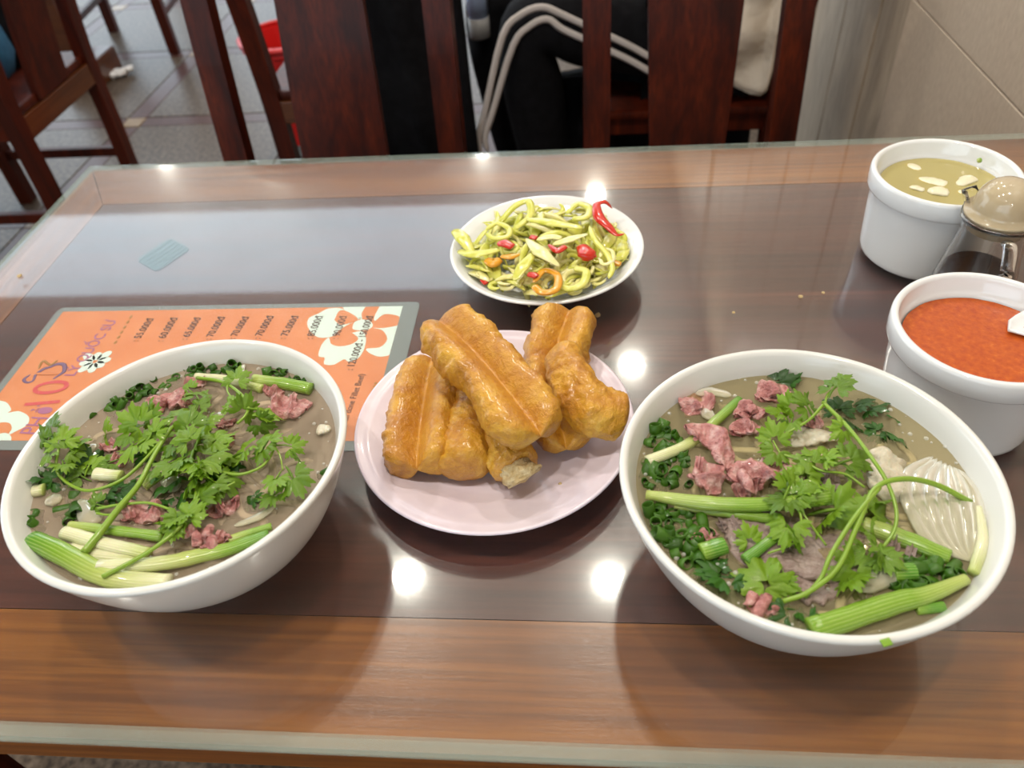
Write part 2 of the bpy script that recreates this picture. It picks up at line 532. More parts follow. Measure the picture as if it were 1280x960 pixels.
def sweep(P, R, n=16, sides=8, flat=1.0, upv=(0, 0, 1), sect=None, rnd=0.0, nz=0.0, nsc=60, caps='round', seed=0, twist=0.0):
    """swept tube. R radius list along the path; flat = height/width; sect(theta)->r multiplier; nz radial noise"""
    C = crom(P, n) if len(P) != n + 1 else [Vector(p) for p in P]
    vs, fs, ts = [], [], []
    for i in range(n + 1):
        f = i / n
        T = (C[min(i + 1, n)] - C[max(i - 1, 0)]).normalized()
        U = Vector(upv)
        if abs(T.dot(U)) > 0.95:
            U = Vector((0, 1, 0)) if abs(T.y) < 0.8 else Vector((1, 0, 0))
        W = T.cross(U).normalized()
        U = W.cross(T).normalized()
        if twist:
            a = twist * f
            W, U = W * cos(a) + U * sin(a), U * cos(a) - W * sin(a)
        r = lerp_list(R, f)
        if caps == 'round':
            e = min(f, 1 - f) * n
            if e < 2:
                r *= (0.35, 0.82, 1)[int(e)] if e in (0, 1) else 1
        for j in range(sides):
            a = 2 * pi * j / sides
            q = r * (sect(a) if sect else 1.0)
            off = W * (cos(a) * q) + U * (sin(a) * q * flat)
            p = C[i] + off
            if nz:
                p = p + off * (nz * noise.fractal(p * nsc + Vector((seed * 7.3, seed, 0)), 0.6, 2.1, 3))
            vs.append(p)
            ts.append(f)
    for i in range(n):
        for j in range(sides):
            k = (j + 1) % sides
            fs.append([i * sides + j, i * sides + k, (i + 1) * sides + k, (i + 1) * sides + j])
    for i, d in ((0, -1), (n, 1)):
        c = sum((vs[i * sides + j] for j in range(sides)), Vector()) / sides
        r = lerp_list(R, i / n)
        if caps == 'round':
            T = (C[1] - C[0]).normalized() if i == 0 else (C[n] - C[n - 1]).normalized()
            c = c + T * d * r * 0.12
        vs.append(c)
        ts.append(i / n)
        q = len(vs) - 1
        for j in range(sides):
            k = (j + 1) % sides
            fs.append([i * sides + k, i * sides + j, q] if i == 0 else [i * sides + j, i * sides + k, q])
    return vs, fs, ts


def rotz(a):
    return Matrix.Rotation(a, 3, 'Z')


rng = random.Random(11)

# ================================================================== SETTING
XR = 0.62       # right wall
# floor: terrazzo tiles framed by brown strips
floor = thing('floor', (0, 0, 0), kind='structure')
PITCHT, SW = 0.69, 0.075
tile_me = raw('tile', *box((0, 0, -0.01), (PITCHT - SW - .004, PITCHT - SW - .004, 0.02), 0.002, seg=1), 'terrazzo', False)
strx_me = raw('strip', *box((0, 0, -0.011), (PITCHT - SW - .004, SW - .002, 0.02), 0.002, seg=1), 'strip', False)
stry_me = raw('strip', *box((0, 0, -0.011), (SW - .002, PITCHT - SW - .004, 0.02), 0.002, seg=1), 'strip', False)
sq_me = raw('corner_tile', *box((0, 0, -0.010), (SW - .002, SW - .002, 0.02), 0.002, seg=1), 'strip_sq', False)
obj('mortar_bed', box((-2.1, 1.7, -0.06), (5.6, 8.2, 0.09)), 'strip', floor, False)
for i in range(-4, 4):
    for j in range(-6, 4):
        x, y = -1.69 + i * PITCHT, 2.68 + j * PITCHT
        if x > XR + .1 or x < -4.8:
            continue
        inst('corner_tile', sq_me, floor, (x, y, 0))
        if x + PITCHT / 2 < XR + 0.4:
            inst('strip', strx_me, floor, (x + PITCHT / 2, y, 0))
            inst('tile', tile_me, floor, (x + PITCHT / 2, y + PITCHT / 2, 0))
        inst('strip', stry_me, floor, (x, y + PITCHT / 2, 0))
ceiling = thing('ceiling', (-2.1, 1.7, CEIL), kind='structure')
for (x0, x1, y0, y1) in [(-4.9, .7, -2.5, 3.75), (-4.9, .7, 4.9, 5.9), (-.12, .7, 3.75, 4.9), (-4.9, -4.3, 3.75, 4.9)]:   # round an opening added to brighten the reflection in the table glass
    obj('ceiling_segment', box(((x0 + x1) / 2, (y0 + y1) / 2, CEIL + .05), (x1 - x0, y1 - y0, 0.1)), 'ceiling_board', ceiling, False)
# right wall: near tile panels with recessed joints, then vertical strips
wall_r = thing('wall_right', (XR, 1.7, 0), kind='structure')
obj('backing', box((XR + .06, 1.7, CEIL / 2), (.08, 8.2, CEIL)), 'wall_strip', wall_r, False)
JZ = 0.651
zs = [0, JZ, JZ + .62, JZ + 1.24, JZ + 1.86, CEIL]
ys = [-2.4, -1.2, 0.0, 1.62]
for a, b in zip(ys, ys[1:]):
    for c, d in zip(zs, zs[1:]):
        obj('panel', box((XR + .012, (a + b) / 2, (c + d) / 2), (.024, b - a - .0025, d - c - .0025), 0.001, seg=1), 'wall_tile', wall_r, False)
y = 1.622
k = 0
while y < 3.6:
    w = [.075, .12, .09, .15, .06][k % 5]
    dep = [.003, .001, .004, .002, .0035][k % 5]
    obj('strip', box((XR + .03 - dep / 2, y + w / 2, CEIL / 2), (.02 + dep, w, CEIL), 0.001, seg=1), 'wall_strip', wall_r, False)
    y += w
    k += 1
obj('panel', box((XR + .012, (y + 5.8) / 2, CEIL / 2), (.024, 5.8 - y, CEIL)), 'wall_strip', wall_r, False)
# back wall: shop front with doorway and high transom openings
wb = thing('wall_back', (-2.1, 5.8, 0), kind='structure')
for (x0, x1, z0, z1) in [(-4.9, .7, 2.0, 2.25), (-4.9, .7, 3.02, CEIL), (-.35, .7, 0, 2.0), (.2, .7, 2.25, 3.02), (-3.0, -2.75, 0, 2.0), (-4.9, -4.7, 0, CEIL), (-1.6, -1.52, 2.25, 3.02), (-3.1, -3.02, 2.25, 3.02)]:
    obj('wall_segment', box(((x0 + x1) / 2, 5.85, (z0 + z1) / 2), (x1 - x0, .1, z1 - z0)), 'plaster', wb, False)
wl = thing('wall_left', (-4.9, 1.7, 0), kind='structure')
for (y0, y1, z0, z1) in [(-2.4, 1.0, 0, CEIL), (1.0, 5.8, 2.8, CEIL)]:
    obj('wall_segment', box((-4.93, (y0 + y1) / 2, (z0 + z1) / 2), (.1, y1 - y0, z1 - z0)), 'plaster', wl, False)
wf = thing('wall_front', (-2.1, -2.4, 0), kind='structure')
for (x0, x1, z0, z1) in [(-4.9, .7, 2.5, CEIL), (-4.9, .7, 0, .8), (-4.9, -3.3, .8, 2.5), (-.1, .7, .8, 2.5)]:
    obj('wall_segment', box(((x0 + x1) / 2, -2.4, (z0 + z1) / 2), (x1 - x0, .1, z1 - z0)), 'plaster', wf, False)

for i, (x, y) in enumerate(DOWN):
    t = thing('downlight', (x, y, CEIL - .03), 'round recessed white downlight set in the ceiling', 'ceiling light', 'round ceiling downlights')
    obj('ring', lathe((x, y), [(.058, CEIL - .012), (.075, CEIL - .012), (.078, CEIL - .002), (.058, CEIL - .002)], 32, True), 'lamp_ring', t)
    obj('lens', lathe((x, y), [(0, CEIL - .008), (.058, CEIL - .008), (.058, CEIL - .004), (0, CEIL - .004)], 32), 'lens', t)

# ================================================================== TABLE
X0, X1, Y0, Y1 = -0.613, 0.605, 0.1575, 0.845
XI, YI0, YI1, XI1 = -0.556, 0.2418, 0.757, 0.545
table = thing('dining_table', (0, .5, 0), 'polished red-brown wooden table with mitred frame under a glass sheet', 'table')
WT, WB = 0.750, 0.722
g = .0004
obj('frame_board', prism([(X0 + .004, Y0 + .004), (X1, Y0 + .004), (XI1, YI0 - g), (XI, YI0 - g)], WB, WT), 'wood_x', table, False)
obj('frame_board', prism([(X0 + .004, Y1 - .004), (XI, YI1 + g), (XI1, YI1 + g), (X1, Y1 - .004)], WB, WT), 'wood_x', table, False)
obj('frame_board', prism([(X0 + .004 - g, Y0 + .006), (XI - g, YI0), (XI - g, YI1), (X0 + .004 - g, Y1 - .006)], WB, WT), 'wood_y', table, False)
obj('frame_board', prism([(X1, Y0 + .006), (X1, Y1 - .006), (XI1 + g, YI1), (XI1 + g, YI0)], WB, WT), 'wood_y', table, False)
obj('centre_panel', prism([(XI + g, YI0 + g), (XI1 - g, YI0 + g), (XI1 - g, YI1 - g), (XI + g, YI1 - g)], WB, WT - .0002), 'wood_dark', table, False)
for (cx, cy, sx, sy) in [(0, Y0 + .05, 1.1, .022), (0, Y1 - .05, 1.1, .022), (X0 + .05, .5, .022, .57), (X1 - .05, .5, .022, .57)]:
    obj('apron', box((cx, cy, WB - .04), (sx, sy, .08), .002), 'wood_x' if sx > sy else 'wood_y', table, False)
for cx in (X0 + .06, X1 - .06):
    for cy in (Y0 + .06, Y1 - .06):
        obj('leg', box((cx, cy, WB / 2), (.055, .055, WB), .004), 'chair_wood', table, False)
glass = thing('glass_sheet', (0, .5, .7518), 'clear scratched glass sheet covering the wooden table top', 'glass sheet')
gm = .0095
obj('pane', box(((X0 + X1) / 2, (Y0 + Y1) / 2, (.7518 + TT) / 2), (X1 - X0 - gm * 2, Y1 - Y0 - gm * 2, TT - .7518), .0), 'glass_top', glass, False)
ed = []
for (a, b) in [((X0, Y0), (X1, Y0)), ((X1, Y0), (X1, Y1)), ((X1, Y1), (X0, Y1)), ((X0, Y1), (X0, Y0))]:
    a, b = Vector((*a, 0)), Vector((*b, 0))
    nrm = Vector((-(b - a).y, (b - a).x, 0)).normalized() * gm
    dd = (b - a).normalized() * gm
    zt, zb = TT, .7518
    q = [a, b, b - dd + nrm, a + dd + nrm]
    lo_ = [Vector((p.x, p.y, zb)) for p in q]
    hi = [Vector((q[0].x, q[0].y, zt - .0028)), Vector((q[1].x, q[1].y, zt - .0028)), Vector((q[2].x, q[2].y, zt)), Vector((q[3].x, q[3].y, zt))]
    ed.append((lo_ + hi, [[0, 1, 5, 4], [4, 5, 6, 7], [3, 2, 1, 0]]))
for e in ed:
    obj('polished_edge', e, 'glass_edge', glass, False)

# ------------------------------------------------------------------ laminated menu under the glass
MZ = 0.7504
menu = thing('menu', (-.33, .47, .7502), 'laminated orange menu with white flowers and prices lying under the glass', 'menu')


def flat(poly, z, name, m, th=.00012):
    P_ = [(p[0], p[1]) for p in poly]
    return obj(name, prism(P_, z, z + th), m, menu, False)


def rrect(x0, y0, x1, y1, r, n=5):
    o = []
    for (cx, cy, a0) in [(x1 - r, y1 - r, 0), (x0 + r, y1 - r, 90), (x0 + r, y0 + r, 180), (x1 - r, y0 + r, 270)]:
        for i in range(n + 1):
            a = radians(a0 + 90 * i / n)
            o.append((cx + r * cos(a), cy + r * sin(a)))
    return o


mx0, mx1, my0, my1 = -.508, -.1527, .379, .5625
flat(rrect(mx0, my0, mx1, my1, .006), .7502, 'laminate', 'laminate', .0003)
px0, px1, py0, py1 = mx0 + .007, mx1 - .0155, my0 + .010, my1 - .0065
flat([(px0, py0), (px1, py0), (px1, py1), (px0, py1)], .75052, 'paper', 'paper')
PZ = .75066


def ell(cx, cy, a, b, ang, n=22, tip=0.0):
    o = []
    for i in range(n):
        t = 2 * pi * i / n
        w = b * (1 - tip * (0.5 + 0.5 * cos(t)))
        x, y_ = a * cos(t), w * sin(t)
        o.append((cx + x * cos(ang) - y_ * sin(ang), cy + x * sin(ang) + y_ * cos(ang)))
    return o


def clipm(poly):
    return [(min(max(p[0], px0), px1), min(max(p[1], py0), py1)) for p in poly]


def S2(px, py):
    v = S(px, py, .7507)
    return (v.x, v.y)


def pxpoly(pts, n=40):
    P_ = [Vector((*S2(*p), 0)) for p in pts]
    P_ = crom(P_ + [P_[0]], n)[:-1]
    return clipm([(p.x, p.y) for p in P_])


# big flower, right top: white petal shapes with orange drops inside
FLW = [[(398, 392), (410, 386), (428, 386), (440, 398), (452, 397), (440, 403), (425, 412), (414, 421), (396, 421), (385, 409), (386, 398)],
       [(427, 380), (456, 379), (452, 392), (452, 399), (440, 394), (431, 388)],
       [(478, 378), (513, 377), (511, 390), (508, 400), (495, 394), (480, 393), (469, 401), (468, 396), (473, 386)],
       [(452, 399), (462, 401), (466, 407), (460, 412), (450, 413), (441, 411), (443, 403)],
       [(466, 410), (480, 410), (505, 407), (503, 420), (500, 437), (492, 442), (476, 446), (463, 442), (458, 436), (475, 434), (484, 424), (478, 413)],
       [(440, 416), (452, 414), (457, 420), (457, 430), (453, 441), (446, 449), (435, 452), (430, 449), (417, 456), (405, 455), (406, 447), (398, 445), (402, 431), (411, 422), (414, 430), (425, 433), (440, 430), (448, 423)]]
for i, f in enumerate(FLW):
    flat(pxpoly(f, 48), PZ, 'petal', 'paper_white')
for (cx, cy, a, b, an) in [(-.1908, .5530, .0075, .0085, 0.0), (-.2190, .5340, .0120, .0100, 2.5)]:
    pass
flat(pxpoly([(418, 400), (424, 389), (433, 389), (447, 398), (440, 403), (426, 406)], 30), PZ + .00012, 'petal_centre', 'paper')
# left flower
flat(pxpoly([(-6, 500), (8, 503), (14, 512), (10, 516), (24, 514), (36, 521), (34, 531), (22, 538), (11, 543), (15, 535), (10, 530), (-4, 534)], 40), PZ, 'petal', 'paper_white')
flat(pxpoly([(-8, 545), (6, 541), (14, 546), (12, 554), (4, 560), (-8, 562)], 30), PZ, 'petal', 'paper_white')
flat(pxpoly([(-8, 531), (4, 528), (13, 530), (14, 538), (6, 541), (-6, 541)], 30), PZ + .00012, 'petal_centre', 'paper')
# small flower
fc = S2(119, 452)
for i in range(8):
    a = 2 * pi * i / 8 + .2
    r = [.011, .013, .010, .014, .011, .013, .012, .010][i]
    flat(ell(fc[0] + r * .72 * cos(a), fc[1] + r * .72 * sin(a), r * .55, .0042, a, 14, .0), PZ + .00014, 'petal', 'paper_white')


def text(s, pa, pb, m, z=PZ + .0003, hscale=1.0, bold=0.0, flip=False):
    a, b = Vector((*S2(*pa), 0)), Vector((*S2(*pb), 0))
    cu = bpy.data.curves.new('lettering', 'FONT')
    cu.body = s
    cu.size = 1.0
    cu.offset = bold
    tmp = bpy.data.objects.new('lettering', cu)
    link(tmp)
    dg = bpy.context.evaluated_depsgraph_get()
    me = bpy.data.meshes.new_from_object(tmp.evaluated_get(dg))
    bpy.data.objects.remove(tmp)
    xs = [v.co.x for v in me.vertices]
    w = max(xs) - min(xs)
    k = (b - a).length / w
    d = (b - a).normalized()
    nrm = Vector((-d.y, d.x, 0))
    for v in me.vertices:
        p = a + d * ((v.co.x - min(xs)) * k) + nrm * (v.co.y * k * hscale)
        v.co = Vector((p.x, p.y, z)) - menu.location
    me.materials.clear()
    me.materials.append(M[m])
    o = bpy.data.objects.new('lettering', me)
    o.parent = menu
    return link(o)


PRICES = [(': 55.000đ', (173, 427), (193, 398)), (': 60.000đ', (204, 427), (223, 397)), (': 65.000đ', (234, 425), (252, 397)),
          (': 70.000đ', (264, 425), (282, 396)), (': 70.000đ', (294, 424), (312, 396)), (': 70.000đ', (325, 424), (343, 395)),
          (': 75.000đ', (357, 424), (374, 395)), (': 85.000đ', (391, 424), (404, 395)), (': 90.000đ', (423, 424), (434, 395)),
          (': 120.000đ - 150.000đ', (441, 463), (467, 395))]
for s, a, b in PRICES:
    text(s, a, b, 'ink', hscale=1.15, bold=.012)
text('(Half done Fillet Beef)', (432, 534), (456, 468), 'ink', hscale=1.1)
text('PHỞ', (45, 543), (72, 508), 'ink_purple', hscale=1.3)
text('10', (74, 504), (90, 474), 'ink_red', hscale=1.15)
text('LÝ QUỐC SƯ', (93, 470), (147, 400), 'ink_purple', hscale=1.1, bold=.01)
# emblem: curled scroll around a slanted bar
ex = [S(p[0], p[1], PZ + .0002) for p in [(38, 468), (30, 474), (33, 478), (41, 476), (45, 468), (55, 461), (62, 459), (72, 455), (80, 456), (80, 464), (72, 470), (66, 474)]]
obj('emblem', sweep(ex, [.0012, .0016, .0012, .001, .0014, .0018, .0014, .0018, .0020, .0020, .0012, .0008], 40, 6, .06), 'ink_blue', menu)
obj('emblem', sweep([S(43, 467, PZ + .0003), S(72, 467, PZ + .0003)], [.0018], 6, 6, .06), 'paper', menu)
obj('emblem', sweep([S(48, 461, PZ + .0003), S(54, 451, PZ + .0003), S(63, 456, PZ + .0003), S(72, 450, PZ + .0003)], [.0012], 14, 6, .08), 'ink_olive', menu)
for (a, b) in [((143, 430), (166, 392)), ((470, 478), (461, 500))]:
    for q in range(6):
        f0, f1 = q / 6, q / 6 + .11
        p0 = (a[0] + (b[0] - a[0]) * f0, a[1] + (b[1] - a[1]) * f0)
        p1 = (a[0] + (b[0] - a[0]) * f1, a[1] + (b[1] - a[1]) * f1)
        obj('faded_print', sweep([S(p0[0], p0[1], PZ + .0002), S(p1[0], p1[1], PZ + .0002)], [.0014], 4, 6, .05), 'ink_olive', menu)

# teal pad under the glass
pc = [S(170, 326, .7505), S(213, 297, .7505), S(238, 312, .7505), S(196, 339, .7505)]
cpt = sum(pc, Vector()) / 4
ux = ((pc[1] - pc[0]) + (pc[2] - pc[3])) / 2
uy = ((pc[3] - pc[0]) + (pc[2] - pc[1])) / 2
pad = [(cpt.x + ux.x * (p[0] - .5) + uy.x * (p[1] - .5), cpt.y + ux.y * (p[0] - .5) + uy.y * (p[1] - .5)) for p in rrect(0, 0, 1, 1, .14)]
padt = thing('scouring_pad', (cpt.x, cpt.y, .7502), 'small teal ridged rectangular pad lying under the glass at far left', 'pad')
obj('pad_sheet', prism(pad, .7502, .7510), 'teal', padt, False)
for q in range(5):
    f = .14 + q * .18
    a = cpt + ux * -.46 + uy * (f - .5)
    b = cpt + ux * .46 + uy * (f - .5)
    obj('ridge', sweep([a + Vector((0, 0, .0006)), b + Vector((0, 0, .0006))], [.0022], 6, 6, .2), 'teal', padt)

# ================================================================== TABLEWARE
def crop(ox, oy, s):
    return lambda x, y_: (ox + x / s, oy + y_ / s)


LA, L5, L6, RA, PA = crop(0, 400, 2.527), crop(20, 510, 4.175), crop(180, 440, 3.69), crop(760, 430, 2.4), crop(540, 230, 4.571)


def soup_bowl(c, label):
    R_, zr, ft = .1025, .84, .049
    t = thing('soup_bowl', (c[0], c[1], TT), label, 'bowl')
    pr = [(0, TT + .004), (.040, TT + .003), (.043, TT + .0004), (ft - .002, TT + .0004), (ft, TT + .003)]
    for i in range(15):
        f = i / 14
        pr.append((ft + (R_ - ft) * (max(f, .002) ** .42), TT + .006 + (zr - .004 - TT - .006) * f))
    pr += [(R_ + .0006, zr - .002), (R_, zr - .0005), (R_ - .0015, zr), (R_ - .0035, zr - .0005), (R_ - .0048, zr - .003)]
    for i in range(13, -1, -1):
        f = i / 14
        pr.append((ft + (R_ - ft) * (max(f, .001) ** .42) - .0052, TT + .010 + (zr - .004 - TT - .008) * f))
    pr.append((0, TT + .0095))
    obj('bowl_body', lathe(c, pr, 96), 'white_bowl', t)
    return t


LBC, RBC, ZB = (-.25, .3032), (.1211, .2868), .8243
soup_bowl(LBC, 'white bowl of beef noodle soup resting on the orange menu')
soup_bowl(RBC, 'white bowl of beef noodle soup with the big onion slice, beside the red sauce')
RBR = .0955


def broth(c, m, label):
    # a disc with a small meniscus and ripples
    vs, fs = [Vector((c[0], c[1], ZB))], []
    seg, rn = 72, 14
    for i in range(1, rn + 1):
        r = RBR * i / rn
        for j in range(seg):
            a = 2 * pi * j / seg
            z = ZB + (.0012 if i == rn else 0) + .0006 * noise.noise(Vector((r * cos(a) * 60, r * sin(a) * 60, c[0] * 9)))
            vs.append(Vector((c[0] + r * cos(a), c[1] + r * sin(a), z)))
    for j in range(seg):
        fs.append([0, 1 + j, 1 + (j + 1) % seg])
    for i in range(rn - 1):
        for j in range(seg):
            k = (j + 1) % seg
            fs.append([1 + i * seg + j, 1 + (i + 1) * seg + j, 1 + (i + 1) * seg + k, 1 + i * seg + k])
    tag(obj('beef_broth', (vs, fs), m), label, 'broth', None, 'stuff')


broth(LBC, 'broth_l', 'cloudy pinkish brown broth filling the bowl on the menu')
broth(RBC, 'broth_r', 'clear golden broth filling the bowl beside the red sauce')


def noodles(c, label, seed):
    r_ = random.Random(seed)
    gs = []
    for i in range(44):
        a0 = r_.uniform(0, 2 * pi)
        d = r_.uniform(.0, .07)
        cx, cy = c[0] + d * cos(a0), c[1] + d * sin(a0)
        pts = []
        h = r_.uniform(0, 2 * pi)
        p = Vector((cx, cy, ZB - r_.uniform(.001, .012)))
        for q in range(7):
            pts.append(p.copy())
            h += r_.uniform(-.9, .9)
            p = p + Vector((cos(h), sin(h), r_.uniform(-.1, .1))) * .013
            v = Vector((p.x - c[0], p.y - c[1], 0))
            if v.length > .079:
                v *= .079 / v.length
                p.x, p.y = c[0] + v.x, c[1] + v.y
            p.z = min(p.z, ZB - .0012)
        gs.append(sweep(pts, [.0026], 20, 6, .4))
    tag(obj('rice_noodles', join(*gs), 'noodle'), label, 'noodles', None, 'stuff')


noodles(LBC, 'flat white rice noodles sunk in the cloudy broth of the bowl on the menu', 3)
noodles(RBC, 'flat white rice noodles sunk in the golden broth of the bowl beside the red sauce', 4)


def side_plate(c, R_, zr, base_r, wall, m, name, label, th=.003):
    t = thing(name, (c[0], c[1], TT), label, 'plate' if 'plate' in name else 'dish')
    pr = [(0, TT + .002), (base_r - .005, TT + .002), (base_r - .003, TT + .0003), (base_r, TT + .0003), (base_r + .001, TT + .002)]
    up_ = [(base_r + (R_ - base_r) * f, TT + .0025 + (zr - .002 - TT - .0025) * (f ** wall)) for f in [i / 12 for i in range(1, 13)]]
    pr += up_
    pr += [(R_ + .0008, zr - .001), (R_, zr), (R_ - .002, zr), (R_ - .004, zr - .0015)]
    pr += [(x - .004, z + th * .7) for (x, z) in up_[::-1][1:]]
    pr += [(base_r - .004, TT + .0025 + th * .7), (0, TT + .0022 + th * .7)]
    obj(name.split('_')[-1] + '_body', lathe(c, pr, 96), m, t)


PLC, DIC = (-.0679, .3878), (-.036, .5967)
side_plate(PLC, .1011, .776, .060, 1.25, 'lilac_plate', 'dough_plate', 'pale lilac round plate holding the golden fried dough sticks')
side_plate(DIC, .0874, .787, .046, 1.3, 'white_china', 'pickle_dish', 'small white round dish filled with green pickled vegetables and red chili')


def ramekin(c, Rr, rb, label):
    zr = .838
    t = thing('ramekin', (c[0], c[1], TT), label, 'ramekin')
    pr = [(0, TT + .003), (rb - .012, TT + .003), (rb - .008, TT + .0003), (rb - .004, TT + .0005), (rb - .0008, TT + .004), (rb, TT + .008)]
    rm = Rr - .0035
    pr += [(rb + (rm - rb) * f, TT + .008 + (zr - .019 - TT - .008) * f) for f in (.25, .5, .75, 1)]
    pr += [(rm + .0004, zr - .0178), (Rr - .0008, zr - .0165), (Rr, zr - .0145), (Rr, zr - .003), (Rr - .0008, zr - .0008), (Rr - .0025, zr),
           (Rr - .0045, zr - .0008), (Rr - .0055, zr - .003), (Rr - .0065, zr - .012), (Rr - .008, zr - .0135), (Rr - .0095, zr - .016), (rb - .004, TT + .014), (rb - .012, TT + .008), (0, TT + .007)]
    obj('ramekin_body', lathe(c, pr, 96), 'white_china', t)


R1C, R2C = (.3033, .6177), (.2641, .4142)
ramekin(R1C, .0595, .0525, 'white ramekin of pale vinegar with sliced garlic, behind the glass pitcher')
ramekin(R2C, .0598, .050, 'white ramekin of red chili sauce in front of the glass pitcher')


def disc(c, r, z, name, m, label, cat, ripple=.0003):
    g = lathe(c, [(0, z), (r * .3, z), (r * .6, z), (r * .85, z), (r * .97, z + .0002), (r, z + .001)], 64)
    for v in g[0]:
        v.z += ripple * noise.noise(v * 90)
    g = (g[0], [f[::-1] for f in g[1]])
    tag(obj(name, g, m), label, cat, None, 'stuff')


ZV, ZS = .822, .8205
disc(R1C, .0495, ZV, 'garlic_vinegar', 'vinegar', 'yellowish garlic vinegar in the rear ramekin', 'vinegar')
disc(R2C, .0495, ZS, 'chili_sauce', 'chili_sauce', 'bright orange red chili sauce in the front ramekin', 'sauce', .0008)
GA = crop(1060, 150, 4.364)
for i, (a, b, r, lab) in enumerate([((335, 365), (415, 385), .0042, 'small oval garlic slice left of the big pale one in vinegar'),
                                    ((435, 390), (550, 395), .0062, 'largest pale garlic slice at the middle of the vinegar'),
                                    ((600, 355), (690, 315), .0062, 'pale garlic slice beside the pitcher spout in vinegar'),
                                    ((310, 240), (395, 280), .005, 'brown-edged garlic slice near the far wall of the vinegar ramekin'),
                                    ((370, 320), (540, 360), .0065, 'thin translucent garlic slice sunk behind the big pale one'),
                                    ((585, 395), (640, 405), .004, 'tiny garlic sliver right of the big pale one in vinegar')]):
    z = ZV + (.0004 if i in (0, 1, 2) else -.0012)
    P_ = [S(*GA(*a), z), S(*GA((a[0] + b[0]) / 2, (a[1] + b[1]) / 2 - 6), z + .0006), S(*GA(*b), z)]
    tag(obj('garlic_slice', sweep(P_, [r * .6, r, r * .9], 14, 10, .3, nz=.25, seed=i), 'garlic'), lab, 'garlic slice', 'garlic slices in vinegar')
tag(obj('lime_pip', sweep([S(1222, 201, .832), S(1226, 200, .832)], [.0022], 6, 8), 'scal_y'), 'tiny pale green crumb stuck inside the rear ramekin wall', 'crumb')

# spoon in the chili sauce
sp = thing('spoon', (.30, .42, ZS), 'white spoon dipping into the red chili sauce', 'spoon')
tip = S(1259, 416, ZS + .001)
sd = Vector((.92, .30, 0)).normalized()
vs, fs = [], []
n1, n2 = 18, 11
for i in range(n1 + 1):
    f = i / n1
    for j in range(n2):
        w = (j / (n2 - 1) - .5) * 2
        if f < .4:
            q = f / .4
            hw = .0165 * sqrt(max(0, 1 - (1 - q * 1.0) ** 2)) * (1 - .55 * max(0, q - .6) / .4) + .0008
            dep = -.006 * (1 - w * w) * sin(pi * min(1, q * .9 + .05))
        else:
            hw = .0075 + .002 * (f - .4)
            dep = -.0015 * (1 - w * w)
        p = tip + sd * (f * .13) + Vector((-sd.y, sd.x, 0)) * (w * hw) + Vector((0, 0, dep + .002 + max(0, f - .22) * .065))
        vs.append(p)
for i in range(n1):
    for j in range(n2 - 1):
        fs.append([i * n2 + j, (i + 1) * n2 + j, (i + 1) * n2 + j + 1, i * n2 + j + 1])
so = obj('spoon_body', (vs, fs), 'white_china', sp)
md = so.modifiers.new('thick', 'SOLIDIFY')
md.thickness = .0018
md.offset = 1

# glass pitcher
PC = (.313, .535)
ZK, RK = 1.27, .94


def plathe(prof, seg=64, closed=False):
    return lathe(PC, [(r * RK, TT + (z - TT) * ZK) for r, z in prof], seg, closed)


pit = thing('sauce_pitcher', (PC[0], PC[1], TT), 'small clear glass pitcher of dark sauce with beige domed lid', 'pitcher')
ob = [(0, TT + .0005), (.030, TT + .0005), (.034, TT + .003), (.0345, TT + .008), (.032, TT + .022), (.0285, TT + .038), (.0255, TT + .053), (.0245, TT + .064), (.0248, TT + .068)]
obj('pitcher_body', plathe(ob + [(.0228, TT + .068), (.0226, TT + .064), (.0236, TT + .053), (.0266, TT + .038), (.0300, TT + .022), (.0322, TT + .009), (.029, TT + .005), (0, TT + .005)], 64), 'glass', pit)
tag(obj('dark_sauce', plathe([(0, TT + .0056), (.0288, TT + .0056), (.0316, TT + .009), (.0285, TT + .0285), (.0280, TT + .0300), (.0265, TT + .0292), (0, TT + .0292)], 48), 'soy'), 'dark brown sauce in the bottom of the glass pitcher', 'sauce', None, 'stuff')
lid = obj('lid', plathe([(0, TT + .0605), (.0222, TT + .0605), (.0224, TT + .0685), (.0272, TT + .0685), (.0280, TT + .0700), (.0276, TT + .0718), (.0232, TT + .0720), (.0231, TT + .0752), (.0222, TT + .0795), (.0198, TT + .0843), (.0158, TT + .0880), (.0105, TT + .0905), (.005, TT + .0917), (0, TT + .092)], 64), 'lid', pit)
obj('collar', plathe([(.0245, TT + .0655), (.0285, TT + .0662), (.0290, TT + .0685), (.0283, TT + .0705), (.0275, TT + .0702), (.0262, TT + .068)], 64, True), 'glass', pit)
hd = Vector((-.12, -.99, 0)).normalized()
pc3 = Vector((PC[0], PC[1], TT))
obj('handle', sweep([pc3 + hd * .0245 + Vector((0, 0, .079)), pc3 + hd * .036 + Vector((0, 0, .081)), pc3 + hd * .046 + Vector((0, 0, .066)), pc3 + hd * .045 + Vector((0, 0, .048)), pc3 + hd * .036 + Vector((0, 0, .032)), pc3 + hd * .031 + Vector((0, 0, .027))], [.0045, .005, .0048, .0045, .005, .006], 24, 10, .7), 'glass', pit)
sdv = Vector((-.62, .78, 0))
sdn = Vector((-sdv.y, sdv.x, 0))
vs, fs = [], []
for i in range(7):
    f = i / 6
    for j in range(9):
        w = (j / 8 - .5) * 2
        wd = .010 * (1 - .25 * f)
        p = pc3 + sdv * (.023 + .011 * f - .003 * w * w * (1 - f)) + sdn * (w * wd) + Vector((0, 0, .077 + .018 * f + .0035 * w * w))
        p = p - sdv * (w * w * .006)
        vs.append(p)
for i in range(6):
    for j in range(8):
        fs.append([i * 9 + j, i * 9 + j + 1, (i + 1) * 9 + j + 1, (i + 1) * 9 + j])
